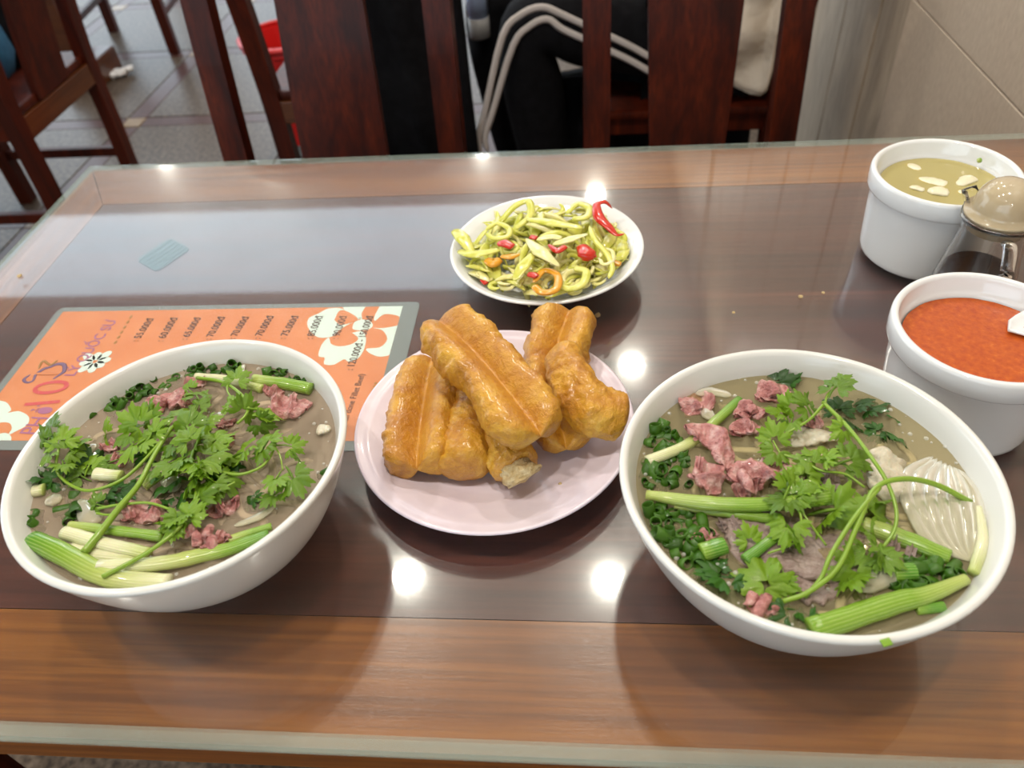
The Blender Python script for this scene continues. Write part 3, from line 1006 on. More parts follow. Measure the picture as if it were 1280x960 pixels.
sp_ = obj('spout', (vs, fs), 'glass', pit)
md = sp_.modifiers.new('thick', 'SOLIDIFY')
md.thickness = .0018

# ================================================================== FRIED DOUGH
def peanut(b=1.12):
    def f(a):
        c2 = cos(2 * a)
        return sqrt(c2 + sqrt(max(0, b - 1 + c2 * c2))) / sqrt(1 + sqrt(b))
    return f


def dough_geo(pts, hw, flatr=1.15, b=1.10, seed=0, tw=0.0, single=False, upv=(0, 0, 1), n=64, prof=None):
    P_ = [S(px, py, z) for (px, py, z) in pts]
    C_ = crom(P_, n)
    prof = prof or [1]
    R_ = []
    for i in range(n + 1):
        f = i / n
        e = min(f, 1 - f) * 2
        R_.append(hw * lerp_list(prof, f) * (1 - (1 - min(1, e / .26)) ** 2.6) ** .5 * .98 + hw * .03)
    sec = (lambda a: 1 + .05 * cos(3 * a)) if single else peanut(b)
    g = sweep(C_, R_, n, 56, flatr, upv, sec, caps='flat', twist=tw)
    vs, ts = [], []
    for i, v in enumerate(g[0]):
        k = min(i // 56, n)
        ax = C_[k]
        d = v - ax
        q = noise.fractal(v * 55 + Vector((seed * 3.1, 0, 0)), .55, 2.1, 4)
        q2 = noise.noise(v * 22 + Vector((seed * 5.7, 1, 0)))
        q3 = noise.fractal(Vector((v.x * 190, v.y * 190, v.z * 190 + seed)), .6, 2.1, 3)
        vs.append(v + d * (.13 * q + .17 * q2 + .05 * q3))
        a = 2 * pi * (i % 56) / 56
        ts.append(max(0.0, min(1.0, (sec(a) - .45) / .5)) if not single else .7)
    return vs, g[1], ts


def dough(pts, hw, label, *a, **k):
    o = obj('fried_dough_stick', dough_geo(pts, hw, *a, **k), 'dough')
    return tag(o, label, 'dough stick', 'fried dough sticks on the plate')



dough([(541, 448, .782), (529, 520, .780), (522, 588, .779)], .0262, 'short fat brown fried dough stick at the left side of the plate', 1.6, 1.03, 1, -.15, prof=[.88, 1.0, 1.06, 1.0])
Y2 = obj('fried_dough_stick', join(dough_geo([(588, 470, .784), (584, 530, .781), (580, 590, .779)], .0185, 1.0, 1.1, 2, .0, True, prof=[.9, .85, 1.0, 1.1]),
                                   dough_geo([(600, 470, .784), (624, 540, .781), (650, 590, .779)], .0170, 1.0, 1.1, 7, .0, True, prof=[.9, .9, 1.0, 1.1])), 'dough')
tag(Y2, 'fried dough stick with torn open end at the front of the plate', 'dough stick', 'fried dough sticks on the plate')
Y4 = dough([(712, 388, .795), (690, 470, .787), (708, 562, .776)], .0250, 'fried dough stick at the back, sticking out past the plate rim', 1.6, 1.03, 3, .0, prof=[1.0, .95, .8, .85])
dough([(701, 436, .806), (716, 482, .803), (742, 512, .799), (783, 524, .791)], .0158, 'single-lobed bent fried dough stick pointing at the right-hand soup bowl', 1.05, 1.1, 4, .0, True, prof=[.8, 1, 1.1, .92])
dough([(548, 402, .826), (604, 455, .824), (676, 546, .815)], .0240, 'long twin-lobed fried dough stick lying on top of the pile', 1.55, 1.03, 5, .05, prof=[.95, 1.05, 1.0, 1.02])
tp = S(652, 594, .780)
gt = sweep([tp + Vector((-.004, .010, .003)), tp, tp + Vector((.002, -.003, -.002))], [.010, .0135, .0105], 10, 18, .8, nz=.5, nsc=150, seed=5)
o = obj('torn_end', gt, 'crumb_in', Y2, loc=(0, 0, 0))
o['label'] = 'pale torn open end'
for (px, py, r, z, lab) in [(581, 647, .0020, .7655, 'brown dough crumb on the front of the lilac plate'), (700, 605, .0012, .766, 'tiny dough crumb right of the torn dough stick'),
                            (747, 394, .0024, .7575, 'pale crumb on the glass behind the dough plate'), (1001, 371, .0020, .7578, 'white crumb on the glass left of the rear ramekin'),
                            (917, 391, .0013, .7575, 'tiny white crumb on the glass above the right-hand soup bowl'), (1029, 366, .0014, .7576, 'tiny white crumb closest to the rear ramekin'),
                            (24, 345, .0022, .7582, 'white crumb by the left edge of the glass')]:
    p = S(px, py, z)
    tag(obj('crumb', sweep([p + Vector((-r, 0, 0)), p + Vector((r, r * .3, 0))], [r], 6, 8, .6, nz=.5, nsc=400), 'crumb_in'), lab, 'crumb')

# ================================================================== SOUP TOPPINGS
def leaflet(L, base, ang, seed, curl=.25):
    r_ = random.Random(seed)
    na = 54
    ph = r_.uniform(0, 6)
    vs = [Vector((0, 0, 0))]
    for ring in (.42, .75, 1.0):
        for i in range(na + 1):
            th = radians(-82 + 164 * i / na)
            d = abs(math.degrees(th))
            lob = .5 + .5 * cos(2 * pi * math.degrees(th) / 54)
            shape = (.66 + .34 * lob ** .7) * (1 - .22 * (d / 82) ** 2)
            r = L * ring
            if ring > .9:
                shape *= 1 + .10 * cos(2 * pi * math.degrees(th) / 18)
            elif ring < .5:
                shape = .70 + .1 * lob
            rr = r * shape
            x, y_ = rr * cos(th * .93), rr * sin(th * .93)
            z = -curl * (x * x + y_ * y_) / L + .22 * L * noise.noise(Vector((x / L * 1.9, y_ / L * 1.9, seed * 1.7))) + .10 * L * lob * ring
            vs.append(Vector((x, y_, z)))
    m_ = na + 1
    fs = []
    for i in range(na):
        fs.append([0, 1 + i, 2 + i])
        for k in range(2):
            fs.append([1 + k * m_ + i, 1 + (k + 1) * m_ + i, 2 + (k + 1) * m_ + i, 2 + k * m_ + i])
    c, s = cos(ang), sin(ang)
    return [Vector((base[0] + v.x * c - v.y * s, base[1] + v.x * s + v.y * c, v.z)) for v in vs], fs


LEAFM = {}
for mk in ('leaf', 'leaf_dark'):
    LEAFM[mk] = []
    for q in range(5):
        g = join(leaflet(.62, (.05, 0), .06 * q - .1, q * 9 + 1), leaflet(.46, (-.05, .10), 1.25, q * 9 + 2), leaflet(.46, (-.05, -.10), -1.25, q * 9 + 3))
        if q % 2:
            st = sweep([Vector((-.45, 0, -.03)), Vector((-.2, .02, .0)), Vector((.1, 0, .0))], [.035], 6, 5)
            g = join(g, (st[0], st[1]))
        me = raw('leaf', g[0], g[1], mk)
        LEAFM[mk].append(me)


def sprig(label, stems, leaves, mk='leaf', sm='stem', group='coriander sprigs', name='coriander_sprig', base=ZB):
    """stems: [([(px,py,dz)..], r0, r1)]; leaves: [(px,py,dz,angle in picture,size)]"""
    g = [sweep([S(a, b, base + d) for (a, b, d) in P_], [r0, r1], max(10, 5 * len(P_)), 8, caps='flat') for (P_, r0, r1) in stems]
    if g:
        root = obj(name, join(*g), sm)
    else:
        l0 = leaves[0]
        root = thing(name, S(l0[0], l0[1], base + l0[2]))
    tag(root, label, 'coriander', group)
    w0 = Vector(root.location)
    for (px, py, dz, an, size) in leaves:
        p = S(px, py, base + dz)
        q = S(px + 8 * cos(radians(an)), py - 8 * sin(radians(an)), base + dz) - p
        h = math.atan2(q.y, q.x)
        Rm = rotz(h) @ Matrix.Rotation(rng.gauss(0, .55), 3, 'X') @ Matrix.Rotation(rng.gauss(-.05, .35), 3, 'Y')
        inst('leaf', rng.choice(LEAFM[mk]), root, p - w0 - rotz(h) @ Vector((size * .15, 0, 0)), Rm, size * 1.25)
    return root


def pts(fn, L, dz):
    if not hasattr(dz, '__len__'):
        dz = [dz]
    return [(*fn(x, y_), lerp_list(dz, i / max(1, len(L) - 1))) for i, (x, y_) in enumerate(L)]


def lv(fn, L, mk=None):
    return [(*fn(x, y_), dz, an, s) for (x, y_, dz, an, s) in L]


# ---- left bowl coriander
sprig('coriander sprig curling up at the left inside the bowl on the menu', [(pts(L5, [(820, 95), (700, 240), (560, 370), (400, 430), (300, 410), (225, 350), (210, 290), (225, 205)], [.012, .010, .008, .006, .010, .016]), .0011, .0009)],
      lv(L5, [(175, 95, .018, 110, .016), (140, 165, .017, 160, .015), (165, 240, .015, 200, .014), (240, 160, .017, 75, .017), (290, 210, .014, 30, .015), (245, 300, .012, 280, .012), (330, 200, .010, 10, .014)]))
sprig('coriander sprig with thick pale cut stem in the bowl on the menu', [(pts(L5, [(355, 755), (440, 650), (540, 520), (640, 400), (720, 250), (810, 100)], [.006, .010, .012, .012]), .0024, .0012)],
      lv(LA, [(430, 325, .012, 150, .020), (425, 400, .010, 215, .020), (475, 300, .013, 90, .017), (330, 355, .006, 140, .016), (400, 360, .009, 180, .017), (490, 350, .014, 60, .015)]))
sprig('coriander sprig with long dark green stem towards the viewer, bowl on the menu', [(pts(L5, [(450, 880), (560, 825), (700, 745), (830, 645), (900, 560), (960, 440)], [.009, .010, .011, .012]), .0013, .0010)],
      lv(LA, [(560, 640, .012, 240, .014), (600, 610, .012, 60, .016), (545, 670, .010, 250, .010), (640, 560, .012, 20, .018), (600, 500, .014, 100, .019), (560, 460, .014, 150, .017), (665, 500, .012, 330, .018)]))
sprig('coriander sprig with two thin forked stems above the mince, bowl on the menu', [(pts(L5, [(425, 525), (560, 503), (700, 497), (835, 545), (880, 590)], [.006, .009, .009, .009]), .0009, .0008), (pts(L5, [(420, 550), (500, 555), (590, 500)], [.006, .008]), .0007, .0007)],
      lv(L5, [(410, 500, .006, 170, .012), (820, 600, .010, 280, .014), (470, 290, .004, 200, .013), (330, 350, .003, 160, .014), (390, 290, .004, 60, .014)]), 'leaf')
sprig('coriander sprig with yellowish arched stem at the back of the bowl on the menu', [(pts(L6, [(245, 120), (350, 135), (430, 180), (480, 240), (470, 290), (430, 330)], [.006, .010, .014, .014]), .0014, .0009), (pts(L6, [(400, 110), (385, 180), (440, 250)], [.01, .012]), .0007, .0006)],
      lv(L6, [(430, 120, .012, 60, .015), (240, 190, .010, 110, .015), (200, 165, .009, 140, .012), (400, 235, .012, 100, .014), (460, 260, .014, 80, .016), (565, 265, .011, 20, .019), (540, 335, .011, 320, .014), (255, 240, .010, 60, .013), (150, 285, .012, 110, .017)]))
sprig('coriander sprig reaching to the right side of the bowl on the menu', [(pts(L6, [(340, 550), (440, 565), (540, 530), (590, 470), (600, 430)], [.010, .010, .012]), .0010, .0008), (pts(L6, [(600, 430), (628, 480), (640, 545)], [.012, .010]), .0006, .0005), (pts(L6, [(600, 432), (660, 430), (710, 450)], [.012, .010]), .0005, .0004)],
      lv(L6, [(565, 405, .015, 110, .015), (545, 455, .013, 240, .014), (690, 432, .012, 10, .012), (715, 492, .010, 320, .012), (605, 595, .012, 250, .014), (690, 590, .012, 300, .018), (590, 670, .006, 230, .014), (450, 450, .011, 200, .019), (400, 475, .010, 150, .018)]))
sprig('bushy coriander sprig at the centre of the bowl on the menu', [(pts(L6, [(245, 590), (238, 660), (215, 740), (120, 830)], [.012, .012, .010]), .0009, .0010), (pts(L6, [(250, 720), (330, 650), (420, 600)], [.010]), .0008, .0007)],
      lv(L6, [(200, 335, .014, 120, .019), (265, 385, .015, 60, .020), (125, 420, .014, 170, .018), (225, 440, .018, 100, .021), (310, 480, .014, 10, .021), (170, 490, .016, 190, .019), (255, 525, .017, 280, .018), (110, 520, .013, 210, .016), (340, 400, .012, 30, .018), (370, 600, .010, 330, .017),
               (320, 630, .010, 280, .015), (230, 590, .014, 250, .015), (50, 400, .010, 150, .018), (175, 760, .011, 230, .014), (130, 800, .009, 260, .014), (195, 400, .018, 140, .016), (290, 330, .012, 20, .015)]))
sprig('dark wilted coriander sunk at the middle of the bowl on the menu', [], lv(L6, [(120, 600, .002, 200, .022), (200, 650, .001, 260, .020), (300, 590, .001, 10, .018), (60, 560, .002, 150, .018), (500, 690, -.001, 300, .012), (90, 690, .001, 220, .016), (380, 540, .002, 0, .018), (20, 480, .001, 180, .016)]), 'leaf_dark', group='sunken coriander')
sprig('dark wilted coriander leaves at the left edge of the bowl on the menu', [], lv(L5, [(380, 290, .002, 40, .018), (300, 330, .001, 200, .016), (180, 380, .004, 180, .014), (130, 370, .004, 120, .012), (560, 420, .002, 20, .018), (250, 400, .001, 300, .014), (480, 460, .002, 320, .014)]), 'leaf_dark', group='sunken coriander')

# ---- right bowl coriander
sprig('coriander sprig with twin arching stems across the bowl beside the red sauce', [(pts(RA, [(1090, 475), (980, 420), (880, 405), (800, 435), (750, 540), (690, 670), (600, 745), (525, 772)], [.002, .012, .020, .020, .016, .010, .006, .004]), .0016, .0013), (pts(RA, [(815, 430), (740, 520), (670, 630), (640, 700), (590, 760)], [.020, .018, .014, .008, .003]), .0013, .0011)],
      lv(RA, [(470, 700, .004, 120, .024), (480, 740, .003, 300, .020), (520, 730, .002, 250, .013)]))
sprig('coriander sprig with long stem bending down the middle, bowl beside the red sauce', [(pts(RA, [(645, 175), (720, 250), (790, 340), (840, 420), (865, 500), (858, 560), (825, 610)], [.014, .018, .022, .020, .016, .012, .008]), .0013, .0009), (pts(RA, [(648, 180), (600, 230), (520, 277)], [.014, .012, .009]), .0010, .0008), (pts(RA, [(650, 185), (660, 150), (690, 125)], [.014, .018]), .0008, .0006)],
      lv(RA, [(685, 125, .020, 55, .017), (705, 112, .020, 30, .012), (590, 185, .014, 150, .016), (510, 205, .010, 170, .014), (548, 240, .010, 260, .012), (540, 180, .012, 150, .013), (800, 620, .009, 200, .018), (835, 645, .008, 330, .014), (780, 640, .006, 250, .016), (700, 260, .016, 220, .012)]))
sprig('feathery coriander sprig right of the pink beef, bowl beside the red sauce', [(pts(RA, [(520, 330), (580, 350), (640, 380), (710, 390), (770, 430)], [.010, .012, .012, .010]), .0008, .0007), (pts(RA, [(520, 335), (495, 290)], [.010]), .0006, .0006)],
      lv(RA, [(498, 275, .012, 100, .015), (500, 330, .012, 240, .014), (640, 322, .014, 70, .016), (600, 355, .012, 150, .014), (735, 345, .014, 20, .018), (690, 350, .013, 100, .014), (570, 405, .013, 200, .016), (600, 385, .012, 60, .014), (655, 345, .014, 20, .013)]))
sprig('coriander sprig crossing the scallion stalk in the bowl beside the red sauce', [(pts(RA, [(550, 455), (600, 530), (655, 605)], [.012, .010, .005]), .0007, .0006), (pts(RA, [(560, 460), (580, 530), (560, 595), (480, 628)], [.012, .012, .008, .005]), .0007, .0006)],
      lv(RA, [(545, 420, .014, 80, .017), (530, 475, .013, 230, .016), (575, 450, .014, 20, .014), (540, 555, .011, 250, .017), (560, 585, .010, 290, .013), (600, 440, .012, 350, .014)]))
sprig('broad coriander leaves under the crossing stems, bowl beside the red sauce', [], lv(RA, [(690, 495, .006, 10, .024), (650, 520, .004, 200, .018), (800, 500, .006, 30, .020), (740, 690, .003, 240, .022), (730, 720, .002, 300, .018), (790, 470, .005, 90, .016), (420, 580, .006, 120, .012), (660, 470, .006, 100, .016)]), 'leaf', group='sunken coriander')
sprig('dark coriander leaves sunk at the front left, bowl beside the red sauce', [], lv(RA, [(330, 690, .001, 150, .022), (360, 740, .000, 280, .018), (300, 660, .001, 120, .016), (390, 700, .001, 30, .014), (540, 820, .000, 260, .014), (510, 800, .000, 180, .012), (580, 800, -.001, 10, .012), (600, 840, .000, 290, .012)]), 'leaf_dark', group='sunken coriander')
sprig('dark coriander leaves sunk at the back, bowl beside the red sauce', [], lv(RA, [(520, 115, -.0005, 10, .016), (545, 110, -.001, 40, .014), (740, 180, .0005, 60, .018), (790, 195, .0005, 0, .016), (820, 255, .001, 30, .014), (860, 220, .001, 60, .008), (870, 285, .001, 320, .012), (800, 265, .0005, 180, .012), (690, 190, .002, 100, .016), (720, 235, .002, 330, .014)]), 'leaf_dark', group='sunken coriander')


# ---- scallions
def stalk(fn, L, R_, m, label, dz=.001, flatr=.8, group='scallion stalks', seed=0):
    P_ = pts(fn, L, dz)
    o = obj('scallion_stalk', sweep([S(a, b, ZB + d) for (a, b, d) in P_], R_, 26, 14, flatr, nz=.10, nsc=70, seed=seed, caps='flat'), m)
    tag(o, label, 'scallion', group)


stalk(L5, [(85, 690), (220, 750), (420, 855), (600, 900), (800, 915)], [.0062, .0064, .0062, .0052], 'scal_gw', 'thickest scallion stalk, green to white, at the front of the bowl on the menu', [.004, .004, .003, .002])
stalk(L5, [(250, 650), (420, 700), (560, 735), (690, 765)], [.0042, .0046, .0044], 'scal_w', 'white scallion base above the thickest stalk, bowl on the menu', [.003, .003], seed=1)
stalk(L5, [(290, 735), (450, 770), (660, 785)], [.0040, .0045], 'scal_w', 'lower white scallion base beside the thickest stalk, bowl on the menu', [.001, .001], seed=2)
stalk(LA, [(850, 678), (740, 718), (640, 742), (500, 770), (312, 782)], [.0035, .0042, .0045, .0046], 'scal_gw', 'long lime scallion stalk under the pink beef bits, bowl on the menu', [.002, .003, .005], seed=3)
stalk(LA, [(725, 695), (800, 670), (858, 652)], [.0030, .0026], 'scal_y', 'slim lime scallion by the front right rim of the bowl on the menu', .001, seed=4)
stalk(L5, [(280, 612), (420, 628), (600, 650), (770, 672)], [.0026, .0032, .0034], 'scal_y', 'green split scallion lying above the white bases, bowl on the menu', .003, seed=5)
stalk(LA, [(800, 188), (890, 200), (982, 218)], [.0042, .0046, .0048], 'scal_y', 'pale green scallion at the back right of the bowl on the menu', .003, seed=6)
stalk(LA, [(618, 178), (720, 188), (830, 218)], [.0030, .0036], 'scal_w', 'whitish scallion at the back of the bowl on the menu', .002, seed=7)
stalk(L5, [(660, 405), (750, 340)], [.0045, .0045], 'scal_y', 'short lime scallion piece under the leaves, bowl on the menu', .004, seed=8)
stalk(L5, [(415, 345), (550, 355)], [.0045, .0040], 'scal_w', 'short white scallion piece left of the leaves, bowl on the menu', .003, seed=9)
stalk(L5, [(92, 435), (150, 425)], [.0038, .0040], 'scal_w', 'stubby white scallion piece at the left rim of the bowl on the menu', .002, seed=10)
stalk(RA, [(115, 452), (300, 478), (480, 480), (660, 455)], [.0030, .0046, .0044, .0052], 'scal_y', 'bright long scallion stalk below the pink beef, bowl beside the red sauce', [.004, .007, .008, .008], seed=11)
stalk(RA, [(200, 478), (360, 505), (515, 528)], [.0036, .0036, .0028], 'scal_y', 'second scallion stalk just under the bright long one, bowl beside the red sauce', .003, seed=12)
stalk(RA, [(395, 165), (330, 225), (240, 300), (118, 352)], [.0028, .0034, .0034, .0038], 'scal_gw', 'scallion stalk slanting past the pink beef, bowl beside the red sauce', .003, seed=13)
stalk(RA, [(1075, 705), (950, 755), (850, 780), (610, 858)], [.0030, .0045, .0058, .0062], 'scal_y', 'widest bright green scallion stalk at the front, bowl beside the red sauce', .003, seed=14)
stalk(RA, [(765, 540), (900, 590), (1025, 640)], [.0050, .0055, .0045], 'scal_y', 'yellow-green scallion sloping below the onion slice, bowl beside the red sauce', .001, seed=15)
stalk(RA, [(1112, 490), (1124, 590), (1096, 690)], [.0020, .0030, .0032], 'scal_w', 'pale yellow scallion strip along the right rim, bowl beside the red sauce', .003, seed=16)
stalk(RA, [(512, 570), (460, 610), (410, 648)], [.0030, .0032], 'scal_g', 'dark green scallion tube below the bright stalks, bowl beside the red sauce', .004, seed=17)
stalk(RA, [(925, 796), (1008, 788)], [.0030, .0030], 'scal_g', 'short green scallion piece near the front rim, bowl beside the red sauce', .001, seed=18)
stalk(RA, [(280, 625), (350, 605)], [.0052, .0050], 'scal_g', 'stubby green scallion piece left of the grey beef, bowl beside the red sauce', .003, seed=19)
stalk(RA, [(855, 685), (920, 682)], [.0050, .0050], 'scal_g', 'stubby green scallion tube below the yellow-green one, bowl beside the red sauce', .002, seed=20)

ring_g = lathe((0, 0), [(1.0, -.9), (1.04, 0), (1.0, .9), (.80, .9), (.80, 0), (.80, -.9)], 14, True)
ring_me = raw('scallion_ring', ring_g[0], ring_g[1], 'scallion_chop')


def rings(fn, L, label, group, sc_=(.0022, .0036)):
    for (x, y_) in L:
        px, py = fn(x, y_)
        p = S(px, py, ZB + rng.uniform(-.0024, .0012))
        Rm = Matrix.Rotation(rng.uniform(0, 6.28), 3, 'Z') @ Matrix.Rotation(rng.uniform(.2, 1.6), 3, 'X')
        s = rng.uniform(*sc_)
        tag(inst('scallion_ring', ring_me, None, p, Rm, (s, s * rng.uniform(.7, 1), s * rng.uniform(.5, 2.1))), label, 'scallion ring', group)


def scatter(poly, n):
    xs, ys = [p[0] for p in poly], [p[1] for p in poly]
    out = []
    while len(out) < n:
        x, y_ = rng.uniform(min(xs), max(xs)), rng.uniform(min(ys), max(ys))
        c = False
        for (x1, y1), (x2, y2) in zip(poly, poly[1:] + poly[:1]):
            if (y1 > y_) != (y2 > y_) and x < (x2 - x1) * (y_ - y1) / (y2 - y1) + x1:
                c = not c
        if c and all((x - a) ** 2 + (y_ - b) ** 2 > 180 for a, b in out[-40:]):
            out.append((x, y_))
    return out


rings(RA, scatter([(120, 290), (160, 240), (230, 300), (250, 440), (110, 440), (100, 350)], 34), 'dark green chopped scallion ring afloat left of the pink beef', 'chopped scallions left of the pink beef', (.0020, .0042))
rings(RA, scatter([(110, 480), (240, 500), (330, 560), (280, 640), (330, 690), (240, 670), (150, 580)], 44), 'dark green chopped scallion ring afloat below the bright stalk, left rim', 'chopped scallions below the bright stalk', (.0020, .0042))
rings(RA, scatter([(850, 650), (900, 640), (1040, 660), (1085, 690), (960, 745), (850, 740)], 30), 'dark green chopped scallion ring afloat under the onion slice', 'chopped scallions under the onion slice', (.0020, .0042))
rings(LA, scatter([(330, 270), (450, 200), (600, 150), (760, 135), (760, 165), (600, 185), (470, 235), (350, 290)], 34), 'green chopped scallion ring at the back, bowl on the menu', 'chopped scallions at the back', (.0024, .0038))
rings(LA, scatter([(820, 150), (900, 158), (975, 195), (960, 205), (860, 185)], 12), 'green chopped scallion ring behind the pale green stalk, bowl on the menu', 'chopped scallions behind the pale stalk', (.0024, .0036))
rings(LA, [(108, 625), (115, 650), (205, 600), (225, 615), (215, 635), (240, 600), (1025, 485), (285, 300), (800, 580), (120, 615), (140, 480), (235, 560)], 'green chopped scallion ring afloat alone in the bowl on the menu', 'stray chopped scallions', (.0028, .0044))
tag(obj('scallion_bit', box(S(1108, 803, .8405), (.0048, .0036, .0010), .0004, rotz(.3)), 'scal_g'), 'green scallion bit stuck on the front rim of the bowl beside the red sauce', 'scallion bit')


# ---- beef
def meat(fn, L, r, label, m='beef', flatr=.6, dz=0.001, seed=0, nz=.6, name='beef_slice', cat='beef', grp='beef slices', nsc=95):
    """a thin slice, crumpled into folds along the given line"""
    P_ = pts(fn, L, dz)
    nu, nv = 34, 13
    C_ = crom([S(a, b, ZB + d) for (a, b, d) in P_], nu)
    r_ = random.Random(seed)
    flat_ = flatr < .3
    wav, ph = (r_.uniform(1.2, 2.0), r_.uniform(0, 6)) if not flat_ else (.8, 0)
    amp = r * (.34 if not flat_ else .10)
    curl = r_.uniform(.30, .55) * -1 if not flat_ else .06
    vs, fs = [], []
    off = Vector((seed * 3.7, seed * 1.3, 0))
    for i in range(nu + 1):
        f = i / nu
        T = (C_[min(i + 1, nu)] - C_[max(i - 1, 0)]).normalized()
        W = Vector((-T.y, T.x, 0)).normalized()
        w = r * (1.35 * sqrt(max(.04, 1 - abs(2 * f - 1) ** 5))) * (1 + .30 * noise.noise(Vector((f * 5, seed, 0))))
        for j in range(nv):
            v = (j / (nv - 1) - .5) * 2
            vv = v * w * (1 + .22 * noise.noise(Vector((f * 11, v * 1.5, seed))))
            th = v * curl * 2.2
            up_ = amp * sin(2 * pi * wav * f + ph + v * 1.1) + amp * .4 * sin(4.3 * v + f * 9 + ph)
            up_ += r * curl * v * v * .9 + (0 if flat_ else r * .35)
            p = C_[i] + W * (vv * (cos(th * .8) if not flat_ else 1)) + Vector((0, 0, up_)) + T * (amp * .5 * cos(2 * pi * wav * f + ph + v))
            n_ = noise.fractal(p * 190 + off, .7, 2.1, 4)
            p = p + Vector((0, 0, n_ * r * (.30 if not flat_ else .12))) + W * (n_ * r * .08)
            vs.append(p)
    for i in range(nu):
        for j in range(nv - 1):
            fs.append([i * nv + j, (i + 1) * nv + j, (i + 1) * nv + j + 1, i * nv + j + 1])
    o = tag(obj(name, (vs, fs), m), label, cat, grp)
    md = o.modifiers.new('thick', 'SOLIDIFY')
    md.thickness = .0030 if not flat_ else .004
    md = o.modifiers.new('smooth', 'SUBSURF')
    md.levels = md.render_levels = 1
    return o


def chunk(fn, L, r, label, m, flatr, dz, seed, nz, name, cat, grp=None):
    prof = [r * .7, r, r * .95, r * 1.05, r * .65]
    g = sweep([S(a, b, ZB + d) for (a, b, d) in pts(fn, L, dz)], prof, 26, 20, flatr, sect=lambda a: 1 + .12 * cos(2 * a + seed) + .1 * cos(3 * a + seed * 2), nz=nz, nsc=95, seed=seed, twist=.6)
    tag(obj(name, g, m), label, cat, grp)


for i, (L, r, lab) in enumerate([
    ([(470, 292), (530, 245), (600, 270)], .0078, 'pink beef slice at the back left, bowl on the menu'),
    ([(575, 200), (650, 192)], .0052, 'greyish pink beef slice behind the pink one, bowl on the menu'),
    ([(850, 262), (905, 275), (965, 278)], .0088, 'largest pink beef slice at the back right, bowl on the menu'),
    ([(845, 212), (885, 238)], .0050, 'small beef curl behind the largest slice, bowl on the menu'),
    ([(318, 408), (375, 386)], .0048, 'small beef strip left of the leaves, bowl on the menu'),
    ([(345, 435), (400, 450)], .0050, 'beef strip under the left leaves, bowl on the menu'),
    ([(380, 615), (450, 600), (515, 628)], .0085, 'minced-looking beef lump above the white scallions, bowl on the menu'),
    ([(585, 670), (615, 660)], .0050, 'leftmost pink beef bit of the front cluster, bowl on the menu'),
    ([(620, 690), (660, 690)], .0056, 'middle pink beef bit of the front cluster, bowl on the menu'),
    ([(655, 722), (690, 712)], .0052, 'nearest pink beef bit of the front cluster, bowl on the menu'),
    ([(680, 685), (715, 695)], .0042, 'rightmost small beef bit of the front cluster, bowl on the menu'),
    ([(660, 605), (745, 580)], .0068, 'dark pink beef slice behind the front cluster, bowl on the menu'),
    ([(660, 400), (735, 380)], .0062, 'pink beef fold under the centre leaves, bowl on the menu'),
    ([(495, 345), (565, 350)], .0065, 'pink beef fold under the pale stem tip, bowl on the menu'),
    ([(690, 328), (735, 322)], .0042, 'small pale beef fold above the centre leaves, bowl on the menu')]):
    meat(LA, L, r, lab, seed=i, dz=.003 if i in (2, 0) else .002)
chunk(LA, [(1000, 348), (1045, 345)], .0045, 'tan fat scrap at the right side of the bowl on the menu', 'fat', .6, .001, 31, .5, 'fat_scrap', 'fat')
for i, (L, r, m, lab, dz) in enumerate([
    ([(225, 205), (270, 172), (325, 188)], .0076, 'beef', 'pink beef slice nearest the back left rim, bowl beside the red sauce', .001),
    ([(228, 262), (290, 262), (340, 305), (352, 370)], .0072, 'beef', 'pink beef slice bending over the slanting scallion, bowl beside the red sauce', .007),
    ([(258, 365), (300, 385), (295, 440)], .0084, 'beef', 'pink beef slice at the left of the pink heap, bowl beside the red sauce', .005),
    ([(360, 385), (430, 385), (500, 382), (575, 385)], .0078, 'beef', 'long pink beef slice at the middle of the heap, bowl beside the red sauce', .006),
    ([(385, 430), (440, 425)], .0084, 'beef', 'pink beef fold resting on the bright scallion, bowl beside the red sauce', .006),
    ([(455, 165), (495, 140), (535, 160)], .0068, 'beef', 'pink curled beef slice farthest back, bowl beside the red sauce', .003),
    ([(385, 218), (430, 192), (470, 222)], .0064, 'beef', 'pink beef curl before the farthest one, bowl beside the red sauce', .004),
    ([(370, 262), (415, 246), (458, 258)], .0058, 'beef', 'brownish rolled beef slice right of the slanting scallion, bowl beside the red sauce', .003),
    ([(585, 238), (645, 230)], .0054, 'beef', 'small pink beef slice under the forked stem, bowl beside the red sauce', .002),
    ([(600, 395), (640, 410), (695, 435)], .0070, 'beef_grey', 'brown beef slice at the bowl centre beside the red sauce', .002),
    ([(335, 542), (410, 540)], .0062, 'beef_grey', 'grey beef knob under the second stalk, bowl beside the red sauce', .002),
    ([(262, 580), (325, 575)], .0056, 'beef', 'pale pink beef scrap among the chopped scallions, bowl beside the red sauce', .001),
    ([(425, 765), (485, 805)], .0066, 'beef', 'pink beef scrap near the front rim, bowl beside the red sauce', .000),
    ([(840, 590), (920, 625)], .0060, 'beef_grey', 'grey beef strip beneath the yellow-green scallion, bowl beside the red sauce', .000)]):
    meat(RA, L, r, lab, m, seed=40 + i, dz=dz)
meat(RA, [(360, 600), (480, 590), (620, 612), (770, 600)], .0145, 'large flat grey beef slice in the middle of the bowl beside the red sauce', 'beef_grey', .22, .001, 61, .25, nsc=60)
meat(RA, [(480, 660), (580, 680), (700, 690)], .0135, 'second flat grey beef slice, nearer the front of the bowl beside the red sauce', 'beef_grey', .2, .0005, 62, .25, nsc=60)
chunk(RA, [(790, 320), (845, 390), (825, 465)], .0105, 'pale fatty tendon chunk left of the onion slice', 'fat', .6, .001, 63, .5, 'tendon_chunk', 'tendon')
